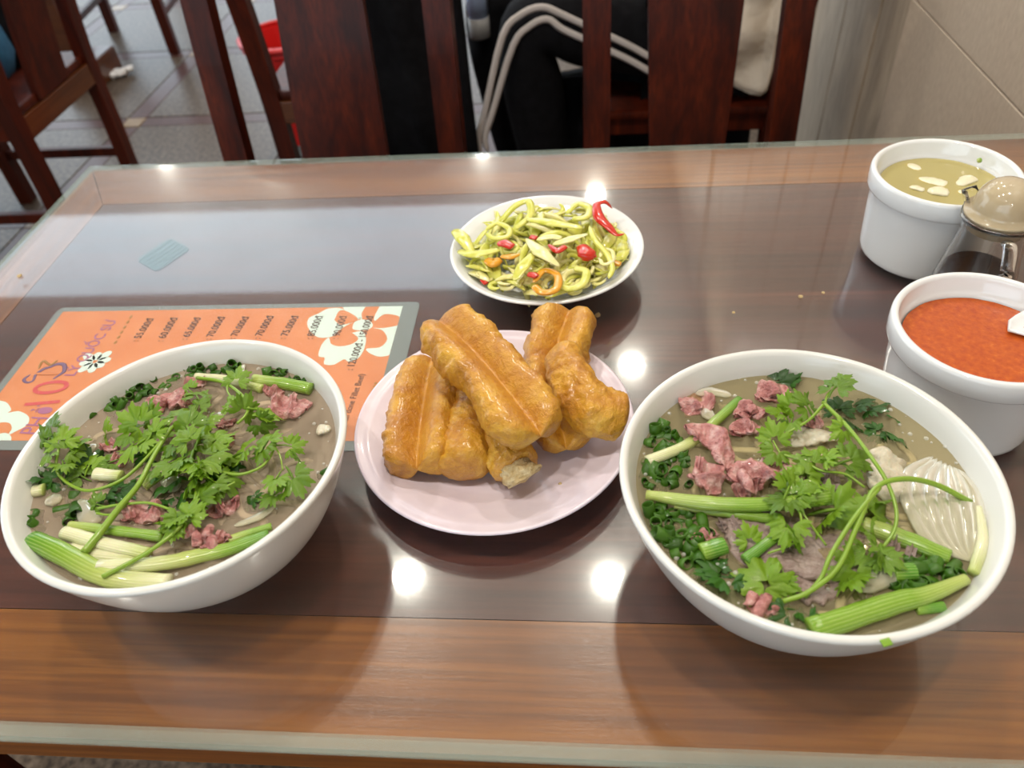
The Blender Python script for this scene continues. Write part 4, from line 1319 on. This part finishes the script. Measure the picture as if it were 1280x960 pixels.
chunk(RA, [(520, 290), (590, 272), (690, 280)], .0085, 'pale flat tendon strip behind the feathery coriander', 'fat', .3, .0, 64, .4, 'tendon_strip', 'tendon')

# ---- onion slices
M['onion'] = mixer('onion_flesh', (0.78, 0.76, 0.60), 0.08, 0.42, (0.97, 0.96, 0.88), 1.36, 80, (0.66, 0.63, 0.45), 0.3)
on = thing('onion_slice', S(*RA(1010, 500), ZB), 'large translucent white onion slice at the right of the bowl', 'onion')
A_ = [(1085, 652), (965, 590), (900, 470), (902, 385), (975, 338)]
B_ = [(1090, 652), (1108, 590), (1112, 520), (1098, 440), (1050, 375)]
for k in range(7):
    f = k / 6
    P_ = [(a[0] + (b[0] - a[0]) * f, a[1] + (b[1] - a[1]) * f) for a, b in zip(A_, B_)]
    obj('layer', sweep([S(*RA(*p), ZB + .0005 + .002 * sin(pi * i / 4)) for i, p in enumerate(P_)], [.0012, .0034, .0041, .0033, .0016], 26, 10, .42, nz=.10, nsc=70, seed=k), 'onion', on)


def onion(fn, L, r, label):
    tag(obj('onion_piece', sweep([S(*fn(*p), ZB + .0015) for p in L], [r * .6, r, r * .6], 16, 10, .4, nz=.15, seed=9), 'onion'), label, 'onion', 'small onion pieces')


onion(L5, [(330, 250), (420, 190)], .0045, 'small onion strip left of the pale stem, bowl on the menu')
onion(L6, [(85, 620), (120, 600), (150, 640)], .0060, 'round translucent onion piece under the centre leaves, bowl on the menu')
onion(L5, [(150, 490), (240, 470)], .0050, 'white onion piece near the left rim, bowl on the menu')
onion(L5, [(330, 480), (380, 560), (440, 590)], .0065, 'pale onion strip above the split scallion, bowl on the menu')
onion(LA, [(740, 650), (820, 620), (870, 585)], .0030, 'curved white onion strip at the right front, bowl on the menu')
onion(LA, [(770, 140), (762, 165), (775, 185)], .0028, 'thin onion arc at the back, bowl on the menu')
onion(L6, [(320, 300), (370, 290)], .0040, 'white onion fleck above the centre leaves, bowl on the menu')
onion(RA, [(285, 195), (315, 225)], .0045, 'white onion fleck beside the back left beef, bowl beside the red sauce')
onion(RA, [(265, 150), (310, 142), (370, 155)], .0042, 'white onion arc at the back rim, bowl beside the red sauce')
onion(RA, [(760, 740), (830, 690), (845, 640)], .0070, 'pale onion piece under the broad leaves, bowl beside the red sauce')

# ---- bubbles, whitened to paint in sparkles
def bubbles(c, label, seed, n=110):
    r_ = random.Random(seed)
    gs = []
    for i in range(n):
        a = r_.uniform(0, 2 * pi)
        d = RBR - .002 - abs(r_.gauss(0, .012)) if r_.random() < .6 else r_.uniform(0, .09)
        x, y_ = c[0] + d * cos(a), c[1] + d * sin(a)
        r = r_.uniform(.0005, .0016)
        gs.append(lathe((x, y_), [(r, ZB + .0004), (r * .8, ZB + .0004 + r * .5), (0, ZB + .0004 + r * .75)], 8))
    tag(obj('broth_bubbles', join(*gs), 'bubble'), label, 'bubbles', None, 'stuff')


bubbles(LBC, 'tiny bubbles and fat droplets whitened to read as sparkles on the broth of the bowl on the menu', 5)
bubbles(RBC, 'tiny bubbles and fat droplets whitened to read as sparkles on the broth beside the red sauce', 6)

# ================================================================== PICKLES
def ribbon(L, w, th, n=14):
    return sweep(L, [w * .55, w, w, w * .5], n, 8, th / w)


def to_me(g, m, name):
    return raw(name, g[0], g[1], m)


PKM = []
for q in range(9):
    r_ = random.Random(q + 50)
    if q < 4:       # long curved strip
        k = r_.uniform(.2, .8)
        L = [Vector((-.020 + .040 * i / 5, .012 * k * sin(pi * i / 5), .006 * sin(pi * i / 5 + q))) for i in range(6)]
        g = ribbon(L, .0032, .0013)
    elif q < 7:     # curl
        rr = r_.uniform(.007, .010)
        turn = r_.uniform(3.6, 5.8)
        L = [Vector((rr * cos(turn * i / 9), rr * .75 * sin(turn * i / 9), .004 * i / 9)) for i in range(10)]
        g = ribbon(L, .0028, .0014, 20)
    else:           # flat lens-shaped slice
        L = [Vector((-.017 + .034 * i / 4, 0, .003 * sin(pi * i / 4))) for i in range(5)]
        g = sweep(L, [.0015, .0058, .0064, .005, .0012], 14, 8, .28)
    PKM.append((to_me(g, 'pickle', 'pickle_slice'), to_me(g, 'pickle_pale', 'pickle_slice')))
rp = random.Random(8)
for i in range(215):
    rad = .071 * sqrt(rp.random())
    a = rp.uniform(0, 2 * pi)
    e_ = max(0, rad - .045) / .026
    h = .770 + .028 * (1 - (rad / .072) ** 2) * rp.uniform(.3, 1.0) + .013 * e_
    x, y_ = DIC[0] + rad * cos(a), DIC[1] - .003 + rad * sin(a)
    Rm = Matrix.Rotation(rp.uniform(0, 6.28) if e_ == 0 else a + pi / 2 + rp.gauss(0, .35), 3, 'Z') @ Matrix.Rotation(rp.gauss(0, .5 - .3 * e_), 3, 'X') @ Matrix.Rotation(rp.gauss(0, .3 - .2 * e_), 3, 'Y')
    tag(inst('pickle_slice', PKM[rp.randrange(9)][1 if rp.random() < .35 else 0], None, (x, y_, h), Rm, rp.uniform(.9, 1.25) * (1 - .2 * e_)),
        'pale green pickled vegetable slice heaped in the small white dish', 'pickle slice', 'pickle slices heaped in the dish')


def hero(L, R_, th, m, label, zz, name='pickle_slice', cat='pickle slice', grp='large pickle slices', n=18):
    P_ = [S(*PA(*p), lerp_list(zz, i / (len(L) - 1))) for i, p in enumerate(L)]
    tag(obj(name, sweep(P_, R_, n, 10, th), m), label, cat, grp)


hero([(535, 310), (620, 385), (728, 470)], [.002, .0075, .0015], .2, 'pickle_pale', 'broad pale lens-shaped pickle slice at the centre of the dish', [.802, .806, .802])
hero([(470, 550), (520, 470), (585, 390)], [.003, .006, .003], .2, 'pickle', 'upright green pickle slice left of the broad pale one', [.796, .801, .803])
hero([(690, 345), (790, 315), (890, 285)], [.003, .005, .0015], .25, 'pickle_pale', 'pale pointed pickle slice right of the broad one', [.803, .806, .808])
hero([(130, 260), (175, 310), (235, 400)], [.005, .007, .003], .25, 'pickle', 'green pickle slice hanging over the left rim of the dish', [.797, .799, .794])
hero([(150, 380), (240, 400), (390, 375)], [.004, .006, .003], .3, 'pickle', 'long green pickle strip behind the left rim slice', [.792, .797, .800])
hero([(380, 230), (470, 130), (550, 100), (560, 180), (470, 260)], [.003, .0035, .004, .0035, .003], .5, 'pickle', 'big green pickle loop at the back of the dish', [.797, .804, .806, .803, .800], n=30)
hero([(310, 260), (370, 225), (440, 255), (430, 300), (350, 310), (315, 280)], [.003], .5, 'pickle', 'round pickle ring at the back left of the dish', [.800], n=30)
hero([(770, 170), (830, 115), (900, 140), (880, 190), (800, 200)], [.003, .004, .0035], .5, 'pickle', 'round pickle ring at the back right of the dish', [.802], n=30)
hero([(580, 560), (640, 495), (715, 520), (710, 600), (630, 620), (580, 580)], [.003, .0036, .0036], .5, 'chili_or', 'yellow-orange chili ring at the front of the dish', [.794, .797, .797], 'chili_ring', 'chili', 'chili pieces', 30)
hero([(740, 580), (790, 600), (860, 570), (880, 500), (810, 480)], [.0035, .004, .0035], .5, 'pickle', 'thick pickle ring at the front right of the dish', [.792, .794, .795], n=30)
hero([(900, 240), (930, 320), (1000, 400), (1030, 480), (1010, 540)], [.0025, .003, .002], .5, 'pickle', 'long thin pickle strand on the right side of the dish', [.804, .803, .798, .795])
hero([(960, 420), (980, 375), (1030, 385), (1030, 440), (980, 460), (960, 430)], [.002], .5, 'pickle_pale', 'small pale pickle loop near the right rim', [.799], n=26)
hero([(540, 200), (680, 220), (860, 250)], [.003, .006, .003], .3, 'pickle', 'long green pickle slice across the back of the dish', [.804, .807, .806])
hero([(600, 320), (680, 300), (740, 310)], [.003, .0045, .003], .3, 'pickle_pale', 'small pale slice above the broad one', [.804])
CH = [([(372, 345), (415, 340), (462, 360)], [.003, .0055, .004], 'round glossy red chili slice left of centre in the dish', [.803]),
      ([(665, 345), (715, 380), (765, 355)], [.0015, .004, .003], 'red chili slice right of the broad pale pickle', [.803]),
      ([(850, 350), (885, 400), (890, 440)], [.005, .0085, .004], 'biggest dark red chili piece at the right of the dish', [.801, .801, .797]),
      ([(390, 415), (450, 415), (505, 400)], [.002, .004, .0015], 'orange red chili strip below the round glossy one', [.799]),
      ([(310, 430), (350, 450), (390, 430)], [.004, .0065, .004], 'orange chili piece at the left of the dish', [.794]),
      ([(545, 515), (580, 520), (600, 530)], [.003, .004, .003], 'red chili square below the broad pale pickle', [.797]),
      ([(1030, 140), (990, 103), (942, 118), (955, 190), (1015, 250), (1055, 290), (1100, 285)], [.001, .0028, .0036, .0055, .004, .0022, .0008], 'hooked red chili curl at the back right rim of the dish', [.802, .808, .808, .806, .803, .800, .800]),
      ([(890, 415), (940, 410)], [.0035, .002], 'small red chili tip beside the biggest dark piece', [.799]),
      ([(1000, 440), (1040, 450), (1080, 460)], [.003, .004, .003], 'orange chili piece near the right rim of the dish', [.792]),
      ([(560, 300), (600, 310)], [.003, .003], 'red chili fleck behind the broad pale pickle', [.803]),
      ([(285, 545), (310, 570)], [.0025, .0025], 'red chili fleck at the front left of the dish', [.785])]
for (L, R_, lab, zz) in CH:
    hero(L, R_, .45, 'chili_or' if lab.startswith('orange') else 'chili', lab, zz, 'chili_piece', 'chili', 'chili pieces', 24)

# ================================================================== CHAIRS
def rot_box(c, s, ax, ang, bev=.004):
    return box(c, s, bev, Matrix.Rotation(ang, 3, ax))


def make_chair(name, loc, rz, label, splat=(.155, .135), stretch=True, hw=.194):
    """local: back at y=0 facing -y; x across"""
    t = thing(name, (0, 0, 0), label, 'chair', 'red-brown wooden chairs')

    def part(n, g, m='chair_wood'):
        return obj(n, g, m, t, True if n == 'crest_rail' else False, (0, 0, 0))
    for sgn in (-1, 1):
        # rear leg and post in one bar, leaning back above the seat
        L = [Vector((sgn * hw, -.015, 0)), Vector((sgn * hw, -.004, .25)), Vector((sgn * hw, 0, .45)), Vector((sgn * hw, .035, .72)), Vector((sgn * hw, .085, .97))]
        vs, fs = [], []
        C_ = crom(L, 12)
        for p in C_:
            for (dx, dy) in ((-.022, -.017), (.022, -.017), (.022, .017), (-.022, .017)):
                vs.append(p + Vector((dx, dy, 0)))
        for i in range(12):
            for j in range(4):
                k = (j + 1) % 4
                fs.append([i * 4 + j, i * 4 + k, (i + 1) * 4 + k, (i + 1) * 4 + j])
        fs += [[3, 2, 1, 0], [48, 49, 50, 51]]
        part('back_post', (vs, fs))
        part('front_leg', box((sgn * (hw - .006), -.40, .215), (.042, .042, .43), .004))
        if stretch:
            part('side_stretcher', box((sgn * (hw - .004), -.20, .16), (.022, .37, .028), .003))
        part('side_rail', box((sgn * (hw - .006), -.20, .405), (.026, .37, .05), .003), 'chair_wood')
    part('seat', box((0, -.215, .44), (hw * 2 + .04, .44, .022), .008), 'chair_wood')
    part('rear_rail', box((0, 0, .40), (hw * 2 - .03, .026, .055), .003), 'chair_wood_x')
    part('front_rail', box((0, -.40, .405), (hw * 2 - .05, .024, .05), .003), 'chair_wood_x')
    # central splat, slightly dished
    vs, fs = [], []
    n = 14
    for i in range(n + 1):
        f = i / n
        z = .43 + .50 * f
        y_ = .0 + (.095 * f ** 1.2)
        w = (splat[0] + (splat[1] - splat[0]) * f) / 2 * (1 + .04 * sin(pi * f))
        for (sx, dy) in ((-1, -.008), (1, -.008), (1, .008), (-1, .008)):
            vs.append(Vector((sx * w, y_ + dy, z)))
    for i in range(n):
        for j in range(4):
            k = (j + 1) % 4
            fs.append([i * 4 + j, i * 4 + k, (i + 1) * 4 + k, (i + 1) * 4 + j])
    fs += [[3, 2, 1, 0], [n * 4, n * 4 + 1, n * 4 + 2, n * 4 + 3]]
    part('splat', (vs, fs))
    # crest rail with rounded shoulders and a dip in the middle
    up_, lo_ = [], []
    m_ = 24
    for i in range(m_ + 1):
        x = (-1 + 2 * i / m_) * (hw + .029)
        a = abs(-1 + 2 * i / m_)
        top = .985 + .022 * sin(min(1, a * 1.15) * pi * .75) - (.06 * max(0, (a - .8) / .2) ** 2.2)
        bot = .905 + .012 * cos(a * pi / 2)
        up_.append((x, top))
        lo_.append((x, min(bot, top - .01)))
    vs, fs = [], []
    for d in (-.013, .013):
        for (x, z) in up_:
            vs.append(Vector((x, .080 + d + .14 * (z - .93), z)))
        for (x, z) in lo_:
            vs.append(Vector((x, .080 + d + .14 * (z - .93), z)))
    q = m_ + 1
    for i in range(m_):
        fs.append([q + i, q + i + 1, i + 1, i])
        fs.append([2 * q + i, 2 * q + i + 1, 3 * q + i + 1, 3 * q + i][::-1])
        fs.append([i, i + 1, 2 * q + i + 1, 2 * q + i])
        fs.append([q + i, 3 * q + i, 3 * q + i + 1, q + i + 1])
    fs.append([0, 2 * q, 3 * q, q])
    fs.append([m_, q + m_, 3 * q + m_, 2 * q + m_])
    part('crest_rail', (vs, fs))
    t.location = loc
    t.rotation_euler = (0, 0, rz)
    return t


CY = 1.235
ch1 = make_chair('dining_chair', (-.424, CY, 0), 0, 'wooden chair with straight wide splat across the table, left of the pair')
make_chair('dining_chair', (.172, CY, 0), 0, 'wooden chair with splat narrowing downwards at the far side of the table, near the wall', (.112, .155), True, .153)


def again(loc, rz, label):
    c = copy_tree(ch1)
    c.location = loc
    c.rotation_euler = (0, 0, rz)
    c['label'] = label
    return c


again((-.565, 1.80, 0), pi, 'wooden chair behind the left chair of the pair, with added black cloth in front of it')
again((.43, 1.95, 0), -pi / 2, 'wooden chair by the wall, carrying the person in white-striped trousers').scale = (1, 1, .87)
again((-1.40, 1.93, 0), -pi / 2, 'wooden chair at far left seen from behind, carrying the person in blue')
again((-2.05, 3.75, 0), .15, 'empty wooden chair farthest back on the left, on the bluish lit floor')
again((-1.15, 3.95, 0), pi, 'wooden chair farthest back, behind the red bin')

# ================================================================== PEOPLE
def skin_mesh(name, nodes, edges, m, parent, sub=2):
    """nodes {key: (pos, radius)}; one continuous skinned surface"""
    keys = list(nodes)
    me = bpy.data.meshes.new(name)
    off = wloc(parent)
    me.from_pydata([tuple(Vector(nodes[k][0]) - off) for k in keys], [(keys.index(a), keys.index(b)) for a, b in edges], [])
    o = bpy.data.objects.new(name, me)
    link(o)
    o.modifiers.new('skin', 'SKIN').use_smooth_shade = True
    for i, k in enumerate(keys):
        r = nodes[k][1]
        me.skin_vertices[0].data[i].radius = r if hasattr(r, '__len__') else (r, r)
    me.skin_vertices[0].data[0].use_root = True
    o.modifiers.new('sub', 'SUBSURF').levels = sub
    o.modifiers['sub'].render_levels = sub
    dg = bpy.context.evaluated_depsgraph_get()
    me2 = bpy.data.meshes.new_from_object(o.evaluated_get(dg))
    bpy.data.objects.remove(o)
    me2.materials.clear()
    me2.materials.append(M[m])
    me2.polygons.foreach_set('use_smooth', [True] * len(me2.polygons))
    o = bpy.data.objects.new(name, me2)
    o.parent = parent
    return link(o)


def seated(name, hip, face, label, top, legs, lean=.06, hem=-.02, hem_r=.185, hands=True, knee_dx=(.0, .0)):
    """hip: point on the seat; face: unit facing direction"""
    t = thing(name, (hip[0], hip[1], 0), label, 'person')
    f = Vector((face[0], face[1], 0)).normalized()
    s = Vector((-f.y, f.x, 0))          # towards the person's left
    H = Vector(hip)
    U = Vector((0, 0, 1))
    chest = H + U * .40 + f * lean
    neck = H + U * .56 + f * (lean + .02)
    head = neck + U * .17 + f * .03
    B = {'pelvis': (H + U * .09, (.13, .11)), 'waist': (H + U * .22 + f * lean * .4, (.125, .10)), 'chest': (chest, (.15, .11)), 'neck': (neck, .055),
         'jaw': (neck + U * .085 + f * .02, .07), 'head': (head, .092), 'crown': (head + U * .07, .065), 'nose': (head - U * .02 + f * .10, .016)}
    E_ = [('pelvis', 'waist'), ('waist', 'chest'), ('chest', 'neck'), ('neck', 'jaw'), ('jaw', 'head'), ('head', 'crown'), ('head', 'nose')]
    T = {'pelvis': (H + U * .09, (.16, .14))}
    TE = []
    SH = {'hem': (H + U * (.06 + hem), (hem_r, hem_r * .9)), 'waist': (B['waist'][0], (.155, .13)), 'chest': (chest, (.175, .13)), 'collar': (neck - U * .05, .085)}
    SE = [('hem', 'waist'), ('waist', 'chest'), ('chest', 'collar')]
    joints = {}
    for q, nm in ((1, 'l'), (-1, 'r')):
        hp = H + s * (.09 * q) + U * .08
        kn = H + s * (.11 * q) + f * (.47 + knee_dx[0 if q > 0 else 1]) + U * .15
        an = Vector((kn.x - f.x * .05, kn.y - f.y * .05, .10))
        joints[nm] = (hp, kn, an)
        for k, (p, r) in {'hip': (hp, .085), 'thigh': (hp.lerp(kn, .5), .078), 'knee': (kn, .060), 'calf': (kn.lerp(an, .35), .055), 'ankle': (an, .038), 'heel': (an - U * .05, .036), 'toe': (an - U * .065 + f * .16, .030)}.items():
            B[k + nm] = (p, r)
        E_ += [('pelvis', 'hip' + nm), ('hip' + nm, 'thigh' + nm), ('thigh' + nm, 'knee' + nm), ('knee' + nm, 'calf' + nm), ('calf' + nm, 'ankle' + nm), ('ankle' + nm, 'heel' + nm), ('heel' + nm, 'toe' + nm)]
        for k, (p, r) in {'hip': (hp, .105), 'thigh': (hp.lerp(kn, .5), .098), 'knee': (kn, .090), 'shin': (kn.lerp(an, .45), .076), 'cuff': (an + U * .01, .060)}.items():
            T[k + nm] = (p, r)
        TE += [('pelvis', 'hip' + nm), ('hip' + nm, 'thigh' + nm), ('thigh' + nm, 'knee' + nm), ('knee' + nm, 'shin' + nm), ('shin' + nm, 'cuff' + nm)]
        sh = chest + s * (.17 * q) + U * .10
        el = sh + s * (.06 * q) - U * .27 + f * .06
        wr = el + f * .16 - s * (.05 * q) + U * .17
        hn = wr + f * .06 + U * .05
        for k, (p, r) in {'shoulder': (sh, .055), 'elbow': (el, .042), 'wrist': (wr, .027), 'palm': (hn, (.036, .018))}.items():
            B[k + nm] = (p, r)
        E_ += [('chest', 'shoulder' + nm), ('shoulder' + nm, 'elbow' + nm), ('elbow' + nm, 'wrist' + nm), ('wrist' + nm, 'palm' + nm)]
        for j in range(4):
            p1 = hn + f * .045 + s * ((j - 1.5) * .018)
            B['fa%d%s' % (j, nm)] = (p1, .009)
            B['fb%d%s' % (j, nm)] = (p1 + f * (.036 + .006 * (1.5 - abs(j - 1.5))) - U * .012, .008)
            E_ += [('palm' + nm, 'fa%d%s' % (j, nm)), ('fa%d%s' % (j, nm), 'fb%d%s' % (j, nm))]
        B['th' + nm] = (wr + f * .055 - s * (.045 * q), .010)
        E_ += [('wrist' + nm, 'th' + nm)]
        for k, (p, r) in {'shoulder': (sh, .07), 'elbow': (el, .058), 'cuff': (el.lerp(wr, .35), .052)}.items():
            SH[k + nm] = (p, r)
        SE += [('chest', 'shoulder' + nm), ('shoulder' + nm, 'elbow' + nm), ('elbow' + nm, 'cuff' + nm)]
    skin_mesh('body', B, E_, 'skin', t)
    tr = skin_mesh('trousers', T, TE, legs, t)
    shm = skin_mesh('shirt', SH, SE, top, t)
    hc = head - f * .012 + U * .018
    vs, fs, tt = sweep([hc - U * .09 - f * .03, hc - U * .02 - f * .012, hc + U * .05 - f * .005, hc + U * .098], [.085, .108, .10, .05], 12, 18, 1.05, f, nz=.05)
    obj('hair', (vs, fs), 'hair', t, True, (0, 0, 0))
    for q in (1, -1):
        e = head + f * .083 + s * (.033 * q) + U * .012
        obj('eye', sweep([e, e + f * .012], [.011], 6, 8), 'hair', t, True, (0, 0, 0))
    mo = head + f * .078 - U * .065
    obj('mouth', sweep([mo - s * .024, mo + f * .006, mo + s * .024], [.005], 8, 6), 'ink_red', t, True, (0, 0, 0))
    for q, nm in ((1, 'l'), (-1, 'r')):
        an = joints[nm][2]
        obj('shoe', sweep([an - U * .06 - f * .05, an - U * .06 + f * .05, an - U * .07 + f * .17], [.042, .046, .034], 14, 14, .85), 'black_cloth', t, True, (0, 0, 0))
    return t, tr, joints


pt, ptr, J = seated('person', (.290, 1.93, .43), (-1, 0), 'person in dark trousers with white side stripes and white shirt, seated beyond the chairs', 'white_cloth', 'black_cloth', hem=-.05, knee_dx=(-.04, .06))
# two white stripes down the near leg (its outer side faces the table)
for k, L in enumerate([[(601, 192), (598, 172), (606, 140), (628, 46), (652, 18), (678, 9), (702, 18), (730, 31), (772, 50), (792, 60), (818, 74), (850, 84)],
                       [(610, 190), (606, 172), (616, 140), (641, 58), (662, 33), (684, 24), (702, 36), (730, 49), (776, 70), (792, 78), (818, 92), (850, 102)]]):
    P_ = []
    for (px, py) in L:
        P_.append(SY(px, py, 1.735))
    so = obj('stripe', sweep(P_, [.0075], 40, 6, .35, (0, 1, 0)), 'stripe', ptr, True, (0, 0, 0))
seated('person', (-1.68, 1.93, .50), (-1, 0), 'person in a blue top and black trousers seated at far left', 'blue_cloth', 'black_cloth', hem=-.20, hem_r=.34)

# shirt tail of the person in striped trousers, hanging by the hip
vs, fs = [], []
hemc = [(898, 104), (908, 108), (922, 114), (938, 119), (950, 119), (958, 112), (966, 92), (975, 70), (986, 44)]
for i in range(33):
    f = i / 32
    hx, hy = lerp_list([h[0] for h in hemc], f), lerp_list([h[1] for h in hemc], f)
    for j in range(19):
        g_ = j / 18
        px_, py_ = hx + (1 - g_) * 16, -70 + (hy + 70) * g_
        q = SY(px_, py_, 1.70)
        q.y += .018 * noise.noise(Vector((f * 3.2 + g_ * 1.2, g_ * 4, 1))) + .012 * sin(f * 9 + g_ * 5) + .03 * (2 * f - 1) ** 2
        vs.append(q)
for i in range(32):
    for j in range(18):
        fs.append([i * 19 + j, i * 19 + j + 1, (i + 1) * 19 + j + 1, (i + 1) * 19 + j])
o = obj('shirt_tail', (vs, fs), 'white_cloth', pt, True, (0, 0, 0))
md = o.modifiers.new('thick', 'SOLIDIFY')
md.thickness = .004


def cloth_drop(name, x0, x1, y, z0, z1, label, cat, seed, loc_y=.03):
    vs, fs = [], []
    nx, nz_ = 26, 16
    for side in (0, 1):
        for i in range(nx + 1):
            f = i / nx
            for j in range(nz_ + 1):
                g_ = j / nz_
                x = x0 + (x1 - x0) * f
                yy = y + (1 if side else -1) * loc_y * sqrt(max(.02, 1 - (2 * f - 1) ** 4)) + .018 * sin(f * 14 + seed + g_ * 1.5) + .01 * noise.noise(Vector((f * 5, g_ * 5, seed)))
                vs.append(Vector((x, yy, z0 + (z1 - z0) * g_)))
    k_ = (nx + 1) * (nz_ + 1)
    n_ = nz_ + 1
    for i in range(nx):
        for j in range(nz_):
            a_ = i * n_ + j
            fs.append([a_, a_ + n_, a_ + n_ + 1, a_ + 1])
            fs.append([k_ + a_, k_ + a_ + 1, k_ + a_ + n_ + 1, k_ + a_ + n_])
        for j in (0, nz_):
            a_ = i * n_ + j
            fs.append([a_, a_ + n_, k_ + a_ + n_, k_ + a_] if j else [a_ + n_, a_, k_ + a_, k_ + a_ + n_])
    for i in (0, nx):
        for j in range(nz_):
            a_ = i * n_ + j
            fs.append([a_, a_ + 1, k_ + a_ + 1, k_ + a_] if i == 0 else [a_ + 1, a_, k_ + a_, k_ + a_ + 1])
    tag(obj(name, (vs, fs), 'black_cloth'), label, cat)


cloth_drop('coat', -.61, -.255, 1.715, .12, .80, 'black cloth added to fill the dark gap behind the left chair of the pair', 'coat', 1, .022)  # added black sheet, keeps the gap beside the splat dark
cloth_drop('bag', -.10, .42, 1.93, .0, .415, 'black cloth block added to darken the floor under the striped trousers', 'bag', 2, .03)  # added black block, hides the bright floor below the seat

# pale blue bottle on a black pouch, beside the striped trousers
p = SY(597, 14, 1.95)
bt = thing('water_bottle', (p.x, p.y, p.z - .05), 'small bottle with pale blue top held low beside the striped trousers', 'bottle')
obj('bottle_base', lathe((p.x, p.y), [(0, p.z - .06), (.024, p.z - .06), (.026, p.z - .055), (.026, p.z - .012), (.0, p.z - .012)], 24), 'grey_plastic', bt)
obj('bottle_top', lathe((p.x, p.y), [(0, p.z - .012), (.0245, p.z - .012), (.0255, p.z + .06), (.018, p.z + .09), (0, p.z + .092)], 24), 'pale_blue', bt)

# red bin with a grey bag
rb = Vector((-.885, 2.33, 0))
bn = thing('waste_bin', rb, 'red plastic waste bin with grey bag, behind the left chair', 'bin')
b0 = [(.095, .07), (.130, .375), (.137, .38), (.137, .395), (.124, .395), (.09, .075)]
obj('bin_body', lathe((rb.x, rb.y), b0, 20, True), 'red_plastic', bn, False)
obj('bin_liner', lathe((rb.x, rb.y), [(0, .003), (.085, .003), (.112, .03), (.116, .07), (.104, .10), (.09, .085), (0, .085)], 20), 'bag_plastic', bn)
obj('bin_rim', lathe((rb.x, rb.y), [(.131, .395), (.143, .395), (.145, .407), (.131, .41)], 20, True), 'red_plastic', bn)
# crumpled tissue on the floor by the far chair
q = S(160, 90, .02)
tag(obj('tissue', sweep([S(128, 98, .012), S(142, 93, .016), S(158, 88, .018), S(165, 86, .022)], [.018, .022, .025, .02], 18, 14, .5, nz=1.0, nsc=40), 'tissue'), 'crumpled white tissue lying on the floor at far left', 'tissue')
tag(obj('wood_stool', join(box(S(112, 85, .05) + Vector((0, 0, 0)), (.16, .22, .10), .01), box(S(112, 85, .05) + Vector((-.05, 0, .22)), (.07, .06, .4), .006)), 'chair_wood_x', None, False), 'brown wooden stool foot on the floor behind the far left chair', 'stool')
